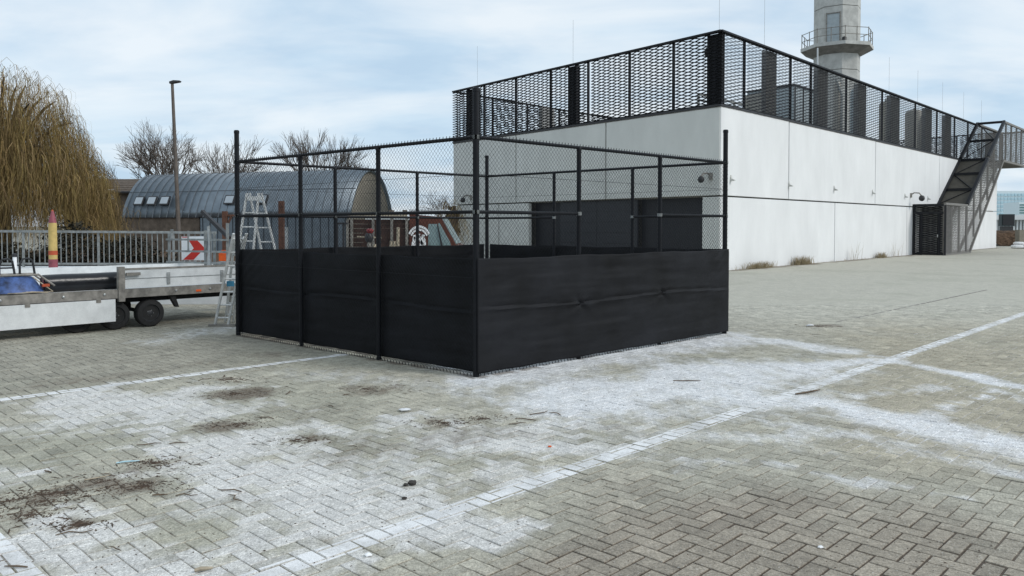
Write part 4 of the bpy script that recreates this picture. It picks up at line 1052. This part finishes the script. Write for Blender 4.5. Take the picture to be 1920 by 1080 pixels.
# chevron sign strapped behind the rack
p0 = D(340.5, 488, 15.9); p1 = D(386, 488, 15.7); p2 = D(340.5, 443.5, 15.9)
sx = (p1-p0); sz = V((0, 0, p2.z-p0.z)); sn = sx.cross(sz).normalized()
if sn.y > 0: sn = -sn
sg = thing('chevron_sign', p0, 'square white road sign with red chevron pointing right behind the rack', 'sign')
def SP_(u_, v_, o_=0): return p0+sx*u_+sz*v_+sn*o_
MB().prism(SP_(0, 0, -.012), sx, sz, sn*.012).build('plate', 'signwhite', sg)
MB().poly([SP_(.06, .02, .002), SP_(.50, .02, .002), SP_(.86, .40, .002), SP_(.48, .40, .002)], sn*.003).build('chevron', 'red', sg)
MB().poly([SP_(.42, .41, .0025), SP_(.98, .41, .0025), SP_(.99, .47, .0025), SP_(.64, .86, .0025), SP_(.30, .86, .0025), SP_(.52, .50, .0025)], sn*.003).build('chevron', 'red', sg)
MB().poly([SP_(.03, .955, .002), SP_(.28, .955, .002), SP_(.28, .985, .002), SP_(.03, .985, .002)], sn*.003).build('edge_mark', 'red', sg)
MB().tube([SP_(.5, -.9, -.04), SP_(.5, 1.0, -.04)], .03, 8).build('post', 'galv', sg, True)
# grey post and bent strip next to sign
gp0 = D(391, 490, 15.0); o = thing('bent_metal_strip', gp0, 'pale bent metal strip standing right of the chevron sign', 'strip')
MB().poly([D(388, 500, 15), D(395, 500, 15), D(394, 460, 15), D(392, 423, 15), D(388, 425, 15), D(390, 455, 15)], (0, .05, 0)).build('strip', 'galv', o)
# orange can
oc = T(1.95, .05, 0); oc = D(420, 489, 15.6); o = thing('orange_can', oc, 'bright orange jerry can behind the trailer rack', 'can')
MB().prism(oc-V((.08, .06, 0)), (.16, 0, 0), (0, .12, 0), (0, 0, .15)).build('body', 'orange', o); MB().tube([oc+V((-.05, 0, .15)), oc+V((-.04, 0, .2)), oc+V((.04, 0, .2)), oc+V((.05, 0, .15))], .014, 6).build('handle', 'orange', o)
MB().prism(D(405, 497, 15.7), (.42, 0, 0), (0, .3, 0), (0, 0, .06)).build('shelf', 'galv_dull', o)
# rolled black sheet
r0, r1 = T(-1.55, .33, BH+.13), T(SP+.0, .33, BH+.13)
ro = thing('black_roll', r0, 'thick roll of black sheeting lying along the trailer bed', 'roll')
m = MB(); m.lathe(r0, [(.06, .0), (.09, .004), (.12, -.002), (.138, .01), (.142, .3), (.137, .7), (.143, 1.1), (.138, (r1-r0).length-.02), (.12, (r1-r0).length)], 20, (r1-r0)); m.build('sheet', 'plastic_black', ro, True)
m = MB(); pts = []
for i in range(60):
    a = i*.42; r_ = .03+.0016*i; pts.append(r0-TD*.003+TN*math.cos(a)*r_+V((0, 0, math.sin(a)*r_)))
m.tube(pts, .003, 4, False); m.build('roll_edge', 'pink', ro)
# upturned wheelbarrow
wb_ = thing('wheelbarrow', T(-2.1, .35, BH), 'scuffed blue wheelbarrow lying upside down on the trailer', 'wheelbarrow')
def wbp(s_, n_, z_): return T(-1.93+s_*.82, .32+n_, BH+z_)
m = MB(); rows = [(.46, .30, .02), (.43, .28, .06), (.30, .19, .24), (.24, .15, .27)]; nsd = 20
for a_, b_, z_ in rows:
    for j in range(nsd):
        th = 2*math.pi*j/nsd; cx_ = math.copysign(abs(math.cos(th))**.6, math.cos(th)); sy_ = math.copysign(abs(math.sin(th))**.6, math.sin(th)); m.v.append(tuple(wbp(cx_*a_, sy_*b_, z_)))
for i in range(len(rows)-1):
    for j in range(nsd): a = i*nsd+j; b = i*nsd+(j+1) % nsd; m.f.append((a, b, b+nsd, a+nsd))
m.f.append(tuple((len(rows)-1)*nsd+j for j in range(nsd))); m.build('tray', 'blue', wb_, True)
m = MB(); m.tube([wbp(math.cos(t)*.47, math.sin(t)*.31, .02) for t in np.linspace(0, 6.2832, 24)], .013, 6, False); m.build('tray_rim', 'frame', wb_, True)
for s_ in (-.16, .17):
    m = MB(); m.tube([wbp(s_-.11, -.1, .27), wbp(s_-.11, -.1, .44), wbp(s_-.06, -.1, .53), wbp(s_+.03, -.1, .54), wbp(s_+.1, -.1, .50), wbp(s_+.12, -.1, .40), wbp(s_+.14, -.1, .27)], .017, 8); m.build('leg_loop', 'rim', wb_, True)
MB().tube([wbp(-.26, -.1, .40), wbp(-.06, -.1, .40)], .013, 6).build('leg_brace', 'rim', wb_, True)
for n_ in (-.16, .16): MB().tube([wbp(-.5, n_, .29), wbp(.35, n_, .285), wbp(.62, n_, .10)], .017, 8).build('handle', 'frame', wb_, True)
# strap and litter on the bed
sp_ = thing('ratchet_strap', T(-1.7, .15, BH), 'pale tangled strap hanging over the trailer edge by the wheelbarrow', 'strap')
pts = [wbp(.25, -.18, .25), wbp(.42, -.25, .12), wbp(.55, -.28, .02), wbp(.4, -.3, .015), wbp(.1, -.29, .03), wbp(-.05, -.3, .015), wbp(.2, -.3, .03), wbp(.45, -.31, .012)]
MB().tube(pts, .010, 5).build('webbing', 'twig_l', sp_, True)
MB().prism(wbp(.38, -.27, .10), TD*.1, TN*.05, V((0, 0, .04))).build('buckle', 'prd', sp_)
rt_ = T(-1.3, 1.1, BH); wt = thing('red_rag_bundle', D(125, 519, 18.2), 'crumpled red-brown rag with black handle on the white plinth', 'rag')
c_ = D(125, 519, 18.2); c_.z = .545; m = MB()
for i in range(7):
    for j in range(5):
        m.v.append((c_.x-.28+i*.09, c_.y+(j-2)*.07, .545+max(0, .11-.03*abs(i-3)-.02*abs(j-2)+random.uniform(-.02, .02))))
for i in range(6):
    for j in range(4): a = i*5+j; m.f.append((a, a+5, a+6, a+1))
m.build('cloth', 'prd', wt); MB().tube([c_+V((.2, 0, .03)), c_+V((.5, .02, .03))], .015, 6).build('handle', 'trim', wt)

# ================================================================== LADDERS
def ladder(bl_, br_, tl_, tr_, nr, root, m_='alu', rw=.03, rd=.055):
    MB().bar(bl_, tl_, rw, rd, (0, 1, 0)).build('rail', m_, root); MB().bar(br_, tr_, rw, rd, (0, 1, 0)).build('rail', m_, root)
    for i in range(nr):
        f_ = (i+.6)/nr; MB().tube([bl_.lerp(tl_, f_), br_.lerp(tr_, f_)], .016, 6).build('rung', m_, root)
la = thing('leaning_ladder', G(412, 614), 'aluminium ladder with foot bar leaning beside the enclosure corner', 'ladder')
def g2(px_, y): p = D(px_, 424, y); p.z = 0.02; return p
ladder(g2(401, 13.35), g2(426, 13.35), D(438, 438, 12.9), D(462, 438, 12.9), 7, la)
ladder(g2(421, 13.9), g2(436, 13.9), D(440, 445, 13.0), D(456, 445, 13.0), 7, la, rw=.025)
MB().bar(g2(390, 13.35), g2(439, 13.35), .07, .04).build('foot_bar', 'frame', la)
MB().prism(D(425, 537, 13.2), (.12, 0, 0), (0, .02, 0), (0, 0, .09)).build('sticker', 'teal', la)
lb = thing('step_ladder', g2(480, 15.2), 'aluminium folding step ladder standing open behind the enclosure mesh', 'ladder')
ladder(D(426, 600, 15.0), D(463, 600, 15.0), D(463, 362, 15.0), D(485, 362, 15.0), 9, lb)
ladder(D(517, 600, 15.6), D(548, 600, 15.6), D(468, 362, 15.2), D(490, 362, 15.2), 9, lb)
MB().bar(D(464, 372, 15.0), D(490, 372, 15.0), .05, .08).build('hinge_bar', 'alu', lb)

# ================================================================== THINGS SEEN THROUGH THE MESH
def post_thing(px_, y0, y1, dep, w_, m_, label, nm='steel_post', cat='post'):
    b = D(px_, 424, dep); b.z = 0; t = thing(nm, b, label, cat); MB().bar(b, V((b.x, b.y, D(px_, y1, dep).z)), w_, w_).build('shaft', m_, t); return t, b
t_, b = post_thing(422, 470, 396, 21.2, .12, 'rust', 'rusty steel post with a short arm left of the enclosure')
MB().bar(D(420, 404, 21.2), D(442, 404, 21.2), .05, .05).build('arm', 'rust', t_); MB().bar(D(423, 428, 21.2), D(434, 406, 21.2), .05, .05).build('brace', 'rust', t_)
post_thing(528, 470, 377, 22, .14, 'rust', 'rusty steel post seen through the mesh right of the step ladder')
post_thing(537, 470, 426, 18, .06, 'galv', 'pale galvanised post seen through the mesh beside the rusty post')
bb = D(379, 396, 16.6); t_ = thing('leaning_beam', D(428, 470, 16.2), 'black steel beam leaning over the trailer rack', 'beam')
MB().bar(D(430, 446, 16.2), D(379, 396, 16.6), .07, .07).build('beam', 'trim', t_); MB().bar(D(432, 446, 16.3), D(406, 420, 16.5), .06, .06).build('beam', 'trim', t_)
# crew truck: boarded bed and cab with a painted door
TY = 19.6
def Q(px_, py_, dy=0): return D(px_, py_, TY+dy)
tk = thing('crew_truck', V((Q(750, 424).x, TY, 0)), 'brown-red work truck with white arched emblem and boarded bed seen through the mesh', 'truck')
xa, xb, xc, xd = Q(654, 424).x, Q(764, 424).x, Q(802, 424).x, Q(848, 424).x
for i in range(8):
    z_ = .95+i*.115; MB().box(xa, xb, TY, TY+.03, z_+.008, z_+.11).build('bed_board', 'wood', tk)
    MB().box(xa, xb, TY+1.9, TY+1.93, z_+.008, z_+.11).build('bed_board', 'wood', tk)
for px_ in (652, 660, 700, 735, 763): MB().box(Q(px_, 424).x-.03, Q(px_, 424).x+.03, TY-.05, TY-.004, .8, 1.93 if px_ != 652 else 1.86).build('bed_post', 'frame', tk)
MB().box(xa, xb, TY-.03, TY-.003, 1.90, 1.98).build('bed_top_rail', 'twig_l', tk)
MB().box(xa-.1, xd, TY, TY+1.9, .55, .9).build('chassis', 'rubber', tk)
cabp = [V((xb+.05, TY, .6)), V((xd+.35, TY, .6)), V((xd+.35, TY, 1.15)), V((xd+.1, TY, 1.22)), V((Q(826, 424).x, TY, 1.93)), V((xb+.05, TY, 2.0))]
MB().poly(cabp, (0, 1.9, 0)).build('cab', 'truck', tk)
MB().poly([Q(803, 463, -.012), Q(827, 463, -.012), Q(819, 420, -.012), Q(803, 420, -.012)], (0, .008, 0)).build('side_window', 'glass', tk)
MB().poly([Q(829, 463, -.011), Q(847, 463, -.011), Q(843, 452, -.011), Q(824, 418, -.011), Q(820.5, 420, -.011)], (0, .008, 0)).build('quarter_window', 'glass', tk)
MB().poly([V((xd+.085, TY+.1, 1.25)), V((xd+.085, TY+1.8, 1.25)), V((Q(826, 424).x+.02, TY+1.75, 1.90)), V((Q(826, 424).x+.02, TY+.15, 1.90))], (.02, 0, .012)).build('windscreen', 'glass', tk)
MB().bar(Q(821, 424, -.015), Q(829, 462, -.015), .05, .03).build('window_pillar', 'trim', tk)
em = MB(); cx_, cy_ = 786, 452; n0 = 18
for rin, rout in ((25, 29.5), (19.5, 23.5)):
    base_ = len(em.v)
    for i in range(n0+1):
        a = math.pi*(.16+.68*i/n0)
        for r_ in (rin, rout): em.v.append(tuple(Q(cx_-math.cos(a)*r_*.78, cy_-math.sin(a)*r_, -.014)))
    for i in range(n0): k = base_+2*i; em.f.append((k, k+1, k+3, k+2))
em.build('emblem_arch', 'signwhite', tk)
for pts in (((771, 462), (777, 462), (780, 440), (775, 441)), ((778, 462), (784, 461), (788, 438), (783, 439)), ((786, 462), (792, 462), (797, 440), (791, 440)), ((775, 445), (778, 443), (785, 458), (781, 460)), ((784, 442), (787, 441), (794, 458), (790, 460)), ((794, 462), (799, 462), (798, 450), (794, 440))):
    MB().poly([Q(a, b, -.016) for a, b in pts], (0, .004, 0)).build('emblem_stroke', 'signwhite', tk)
for px_ in (690, 815):
    cw__ = Q(px_, 424); cw__.z = .4; MB().lathe(V((cw__.x, TY-.02, .38)), [(.2, 0), (.36, 0), (.38, .04), (.38, .2), (.3, .22)], 20, (0, 1, 0)).build('wheel', 'rubber', tk, True)
MB().box(Q(766, 424).x, Q(836, 424).x, TY+.2, TY+1.6, 2.05, 2.12).build('roof_rack', 'conc_l', tk)
# small engine machine with red tank and pale poles in front of it
mc = thing('engine_auger', V((Q(692, 424).x, 18.6, 0)), 'small engine auger with red fuel tank standing in front of the truck bed', 'machine')
c_ = D(692, 446, 18.6)
MB().lathe(c_, [(.07, -.1), (.10, -.02), (.09, .08), (.05, .12)], 12).build('engine', 'trim', mc, True)
MB().lathe(c_+V((.02, 0, .13)), [(.06, -.02), (.09, .03), (.08, .07), (.04, .09)], 12).build('fuel_tank', 'redp', mc, True)
MB().tube([c_+V((-.28, 0, .03)), c_+V((.3, 0, .0))], .018, 6).build('handlebar', 'twig_l', mc, True)
MB().tube([c_+V((0, 0, -.1)), V((c_.x, c_.y, 0))], .05, 8).build('shaft', 'frame', mc, True)
for i, (px_, y1) in enumerate(((700, 458), (731, 452), (737, 452), (744, 426))):
    b = D(px_, 424, 18.2); b.z = 0
    o = thing('pale_pole', b, ['short pale pole under the red auger engine', 'left of two short pale poles in front of the truck', 'right of two short pale poles in front of the truck', 'tallest pale pole in front of the truck bed'][i], 'pole', 'poles in front of the truck')
    MB().tube([b, V((b.x+.03, b.y, D(px_, y1, 18.2).z))], .035, 8).build('pole', 'twig_l', o, True)
# green-grey frame gate left of truck
t_ = thing('mesh_gate', V((D(634, 424, 18.9).x, 18.9, 0)), 'narrow black tube frame seen through the mesh left of the truck', 'frame')
for a, b in (((632, 540), (632, 419)), ((644, 540), (644, 419)), ((632, 419), (652, 419))): MB().bar(D(a[0], a[1], 18.9), D(b[0], b[1], 18.9), .045, .045).build('tube', 'trim', t_)
# low pale wall and chimneys behind
t_ = thing('garden_wall', V((D(730, 424, 36).x, 36, 0)), 'low pale grey shed roof behind the truck', 'shed')
MB().box(D(690, 424, 36).x, D(838, 424, 36).x, 36, 38, 0, 1.95).build('wall', 'brickw', t_); MB().box(D(686, 424, 36).x, D(842, 424, 36).x, 35.8, 38.2, 1.95, 2.05).build('roof', 'conc_l', t_)
for px_ in (735, 760): MB().box(D(px_-3, 424, 37).x, D(px_+3, 424, 37).x, 36.6, 37.2, 2.05, 2.45).build('chimney', 'brickw', t_)

# ================================================================== RIGHT BACKGROUND
def RB(px_, py_, y): return D(px_, py_, y)
TY2 = 420
t_ = thing('glass_tower', V((RB(1880, 424, TY2).x, TY2, 0)), 'pale blue glass office tower at the right edge beyond the building', 'tower block')
x0, x1, zt_ = RB(1868, 424, TY2).x, RB(1945, 424, TY2).x, RB(1880, 358, TY2).z
MB().box(x0, x1, TY2, TY2+20, 0, zt_).build('facade', 'towerf', t_)
nx_, nz_ = 12, 9
for i in range(nx_):
    for j in range(nz_):
        w_ = (x1-x0)/nx_; h_ = (zt_-2)/nz_
        MB().box(x0+i*w_+.25, x0+(i+1)*w_-.25, TY2-.3, TY2-.02, 1+j*h_+.3, 1+(j+1)*h_-.4).build('pane', 'tower', t_)
t_ = thing('striped_block', V((RB(1915, 424, 380).x, 380, 0)), 'low block with dark green window bands in front of the glass tower', 'building')
x0 = RB(1910, 424, 380).x; x1 = RB(1990, 424, 380).x
MB().box(x0, x1, 380, 392, 0, RB(1915, 379, 380).z).build('facade', 'towerf', t_)
M['gband'] = mat('dark_green_window', (.10, .22, .22), .3, 0, .1, 1)
for py_ in (383, 388, 393, 398): MB().box(x0+.3, x1, 379.7, 379.98, RB(1915, py_+2.2, 380).z, RB(1915, py_, 380).z).build('window_band', 'gband', t_)
t_ = thing('viaduct', V((RB(1900, 424, 190).x, 190, 0)), 'pale concrete viaduct crossing behind the dark display box', 'viaduct')
x0 = RB(1840, 424, 190).x; x1 = RB(2100, 424, 190).x
MB().box(x0, x1, 190, 198, RB(1900, 412, 190).z, RB(1900, 403.5, 190).z).build('deck', 'conc_l', t_)
MB().box(x0, x1, 199, 200, 0, RB(1900, 412, 190).z).build('back_wall', 'conc_d', t_)
for i in range(40): xx = x0+i*(x1-x0)/40; MB().box(xx, xx+.35, 191, 191.6, 0, RB(1900, 412.3, 190).z).build('column', 'conc_l', t_)
t_ = thing('display_box', V((RB(1890, 424, 78).x, 78, 0)), 'dark rectangular display box standing above the soil heap', 'display box')
x0, x1 = RB(1878, 424, 78).x, RB(1902.5, 424, 78).x
MB().box(x0, x1, 78, 78.5, RB(1890, 424, 78).z, RB(1890, 401.5, 78).z).build('case', 'screenbox', t_)
MB().box(x0+.08, x1-.08, 77.95, 77.99, RB(1890, 422, 78).z, RB(1890, 403, 78).z).build('screen', 'door', t_)
MB().box(x0+.05, x1-.1, 78.05, 78.4, 0, RB(1890, 424.3, 78).z).build('base', 'trim', t_)
# soil heap
t_ = thing('soil_heap', V((RB(1888, 424, 70).x, 70, 0)), 'heap of brown soil behind the far corner of the white building', 'soil heap')
m = MB(); nxh, nyh = 60, 22; x0, x1 = RB(1835, 424, 70).x, RB(1990, 424, 70).x
for j in range(nyh):
    for i in range(nxh):
        x = x0+(x1-x0)*i/(nxh-1); y = 67+9*j/(nyh-1); f_ = min(1, j/4)
        z = f_*(1.22+.25*(float(fbm(np.array([x]), np.array([y]), .6, 5)[0])-.5)*2)+.18*(float(fbm(np.array([x]), np.array([y]), 2.2, 8)[0])-.5)-.03
        m.v.append((x, y, z))
for j in range(nyh-1):
    for i in range(nxh-1): a = j*nxh+i; m.f.append((a, a+1, a+nxh+1, a+nxh))
m.build('mound', 'soil', t_)
t_ = thing('concrete_post', V((RB(1914, 424, 66).x, 66, 0)), 'beige concrete block at the right edge beside the soil heap', 'block')
MB().box(RB(1912, 424, 66).x, RB(1950, 424, 66).x, 66, 66.6, 0, RB(1915, 431, 66).z).build('block', 'gable', t_)
def sack(p, sx_, sy_, sz_, label, seed):
    rr_ = random.Random(seed); t = thing('sack', p, label, 'sack', 'white sacks at the right edge'); m = MB(); nu_, nv_ = 16, 9
    for j in range(nv_):
        ph = math.pi*j/(nv_-1)-math.pi/2
        for i in range(nu_):
            th = 2*math.pi*i/nu_; se = lambda x, e_: math.copysign(abs(x)**e_, x)
            m.v.append((p.x+se(math.cos(ph), .5)*se(math.cos(th), .6)*sx_*(1+rr_.uniform(-.06, .06)), p.y+se(math.cos(ph), .5)*se(math.sin(th), .6)*sy_, p.z+sz_+se(math.sin(ph), .8)*sz_*(1+rr_.uniform(-.1, .1))))
    for j in range(nv_-1):
        for i in range(nu_): a = j*nu_+i; b = j*nu_+(i+1) % nu_; m.f.append((a, b, b+nu_, a+nu_))
    m.build('bag', 'bag', t, True)
p = RB(1908, 424, 60); p.z = 0; sack(p, .42, .35, .14, 'lower white sack lying by the soil heap at the right edge', 1)
p = RB(1911, 424, 60.1); p.z = .27; sack(p, .35, .3, .12, 'upper white sack lying by the soil heap at the right edge', 2)
p = RB(1922, 424, 60); p.z = 0; sack(p, .35, .35, .2, 'white sack cut off by the right edge of the picture', 3)

# ================================================================== WALL-FOOT GRASS
def tuft(px0, px1, n, h, label, seed):
    rr_ = random.Random(seed); u0_, u1_ = upx(px0), upx(px1); c_ = RW((u0_+u1_)/2, .2, 0); t = thing('grass_tuft', c_, label, 'grass', 'dry grass along the wall'); m = MB()
    for i in range(n):
        f_ = rr_.gauss(.5, .25); b = RW(u0_+(u1_-u0_)*f_, .12+rr_.uniform(0, .25), 0); hh = h*rr_.uniform(.35, 1)
        d_ = V((rr_.gauss(0, .25), rr_.gauss(0, .25), 1)); k = len(m.v); sd_ = BU*.018
        m.v += [tuple(b-sd_), tuple(b+sd_), tuple(b+d_*hh*.6+sd_*.6), tuple(b+d_*hh*.6-sd_*.6), tuple(b+d_*hh+V((d_.x*.2, d_.y*.2, 0)))]
        m.f += [(k, k+1, k+2, k+3), (k+3, k+2, k+4)]
    tag(m.build('blades', 'straw', t), kind='stuff')
tuft(1385, 1440, 260, .33, 'low wide dry grass tuft at the wall foot nearest the enclosure', 1)
tuft(1478, 1512, 260, .46, 'bushiest dry grass tuft at the wall foot', 2)
tuft(1636, 1653, 200, .36, 'small round dry grass tuft left of the stair gate', 3)
tuft(1583, 1602, 9, 1.1, 'few thin tall stalks against the white wall', 4)
tuft(1664, 1684, 10, 1.0, 'thin stalks against the wall next to the stair gate', 5)
tuft(1400, 1700, 90, .12, 'short sparse weeds strung along the foot of the long wall', 6)

# ================================================================== LITTER ON THE PAVING
rl = random.Random(77)
def twig(px_, py_, ln, az, m_, label, r=.005, bend=.15, name='twig', grp='twigs on the paving', cat='twig'):
    c_ = G(px_, py_); d_ = V((math.cos(az), math.sin(az), 0)); n_ = V((-d_.y, d_.x, 0)); t = thing(name, c_, label, cat, grp)
    pts = [c_-d_*ln/2+V((0, 0, r+.002)), c_-d_*ln*.15+n_*ln*bend*rl.uniform(-1, 1)+V((0, 0, r+.006)), c_+d_*ln*.2+n_*ln*bend*rl.uniform(-1, 1)+V((0, 0, r+.004)), c_+d_*ln/2+V((0, 0, r+.003))]
    MB().tube(pts, [r*.8, r, r*.9, r*.5], 5).build('stick', m_, t, True)
TWL = ['twig at the left tip of the uppermost dirt patch', 'twig lying on the uppermost dirt patch', 'twig just below the left painted line near the dirt patch', 'lone twig right of the two upper dirt patches', 'twig below the enclosure left side in open paving', 'small twig near the left face of the enclosure', 'short twig near the left edge above the pale bricks', 'twig in the white-dusted bricks above the blue strip', 'twig right of the one above the blue strip', 'twig lying across the large dirt patch below the blue strip', 'upper of two crossed twigs left of the stone', 'lower of two crossed twigs left of the stone', 'twig between the large dirt patch and the crossed twigs', 'twig on the small dirt patch in the middle left', 'left one of three twigs below the enclosure front corner', 'middle one of three twigs below the enclosure front corner', 'right one of three twigs below the enclosure front corner', 'twig in open paving above the dark stone', 'twig on the lowest dirt patch at left', 'twig at the right tip of the large dirt patch', 'twig in the bottom left corner of the paving', 'twig near the bottom left below the lowest dirt patch']
for (x, y) in ((385, 712), (420, 706), (480, 690), (540, 737), (620, 763), (650, 741), (90, 886), (280, 834), (335, 832), (200, 890), (430, 922), (440, 935), (350, 930), (495, 785), (970, 795), (985, 788), (1040, 777), (660, 838), (140, 1000), (300, 930), (30, 1065), (215, 1030)):
    TW_ = TWL.pop(0); twig(x, y, rl.uniform(.07, .2), rl.uniform(0, 3.14), 'twig', TW_, rl.uniform(.003, .006))
twig(1515, 737, .38, .55, 'twig', 'long curved stick lying across the right painted line', .011, .1, grp=None)
twig(1288, 715, .3, -.1, 'twig', 'thin stick on the white dust right of the enclosure', .006, grp=None)
twig(1010, 775, .22, .7, 'twig', 'bent twig in the middle of the paving near the enclosure', .005, grp=None)
twig(183, 897, .16, .75, 'twig_l', 'pale split twig on the brown dirt at the left', .005, grp=None)
twig(382, 1072, .085, .35, 'twig_l', 'short thick pale piece of wood at the bottom edge', .011, .05, grp=None, name='wood_piece', cat='wood')
twig(240, 868, .15, .35, 'ltblue', 'pale blue plastic strip lying on the paving at left', .006, .04, grp=None, name='plastic_strip', cat='strip')
def lump(px_, py_, s_, m_, label, name, cat, seed, flat=.6, grp=None):
    rr_ = random.Random(seed); c_ = G(px_, py_); t = thing(name, c_, label, cat, grp); m = MB(); nu_, nv_ = 10, 6
    for j in range(nv_):
        ph = math.pi*j/(nv_-1)-math.pi/2
        for i in range(nu_):
            th = 6.2832*i/nu_; k = s_*rr_.uniform(.75, 1.15); m.v.append((c_.x+math.cos(ph)*math.cos(th)*k*1.3, c_.y+math.cos(ph)*math.sin(th)*k, s_*flat*.9+math.sin(ph)*k*flat))
    for j in range(nv_-1):
        for i in range(nu_): a = j*nu_+i; b = j*nu_+(i+1) % nu_; m.f.append((a, b, b+nu_, a+nu_))
    m.build('lump', m_, t, True)
lump(773, 909, .027, 'stone', 'dark stone lying alone in the middle of the paving', 'stone', 'stone', 1)
lump(761, 911, .015, 'stone', 'small dark stone touching the larger stone', 'stone', 'stone', 2)
lump(758, 936, .014, 'stone', 'small brown stone just below the dark stone', 'stone', 'stone', 3)
lump(1031, 838, .014, 'orange', 'tiny orange scrap on the paving', 'orange_scrap', 'scrap', 4, .4)
lump(758, 771, .045, 'bag', 'crumpled whitish plastic scrap below the enclosure', 'plastic_scrap', 'scrap', 5, .35)
lump(1519, 612, .05, 'bag', 'small white scrap on the dirt patch at right', 'white_scrap', 'scrap', 6, .4)
lump(690, 1043, .016, 'signwhite', 'tiny white pebble near the bottom of the painted line', 'pebble', 'pebble', 7, .6)
lump(1538, 1028, .013, 'signwhite', 'tiny white pebble on the dark bricks at lower right', 'pebble', 'pebble', 8, .6)
# soil crumbs and bark litter
m = MB(); rr = random.Random(5)
for (px_, py_, r_, k) in SOIL[:16]:
    c_ = G(px_, py_)
    for i in range(int(300*k)):
        a = rr.uniform(0, 6.28); q = abs(rr.gauss(0, .5))*r_*1.2; p = V((c_.x+math.cos(a)*q*1.5, c_.y+math.sin(a)*q*.9, .001)); s_ = rr.uniform(.0015, .006); t = rr.uniform(0, 6.28); el = rr.uniform(2, 9) if rr.random() < .4 else 1.3
        d1 = V((math.cos(t), math.sin(t), 0))*s_*el; d2 = V((-math.sin(t), math.cos(t), 0))*s_; b0 = len(m.v)
        m.v += [tuple(p-d1), tuple(p-d2), tuple(p+d1), tuple(p+d2), tuple(p+V((0, 0, s_*.9)))]; m.f += [(b0, b0+1, b0+4), (b0+1, b0+2, b0+4), (b0+2, b0+3, b0+4), (b0+3, b0, b0+4)]
for i in range(2200):
    px_, py_ = rr.uniform(0, 1900), rr.uniform(640, 1078); p = G(px_, py_)
    if in_cage(p.x, p.y): continue
    s_ = rr.uniform(.0012, .0042); t = rr.uniform(0, 6.28); d1 = V((math.cos(t), math.sin(t), 0))*s_*rr.uniform(1, 3); d2 = V((-math.sin(t), math.cos(t), 0))*s_; b0 = len(m.v)
    m.v += [tuple(p-d1), tuple(p-d2), tuple(p+d1), tuple(p+d2), tuple(p+V((0, 0, s_)))]; m.f += [(b0, b0+1, b0+4), (b0+1, b0+2, b0+4), (b0+2, b0+3, b0+4), (b0+3, b0, b0+4)]
tag(m.build('soil_litter', 'soil2'), 'brown soil crumbs and bark litter scattered over the paving', 'litter', kind='stuff')
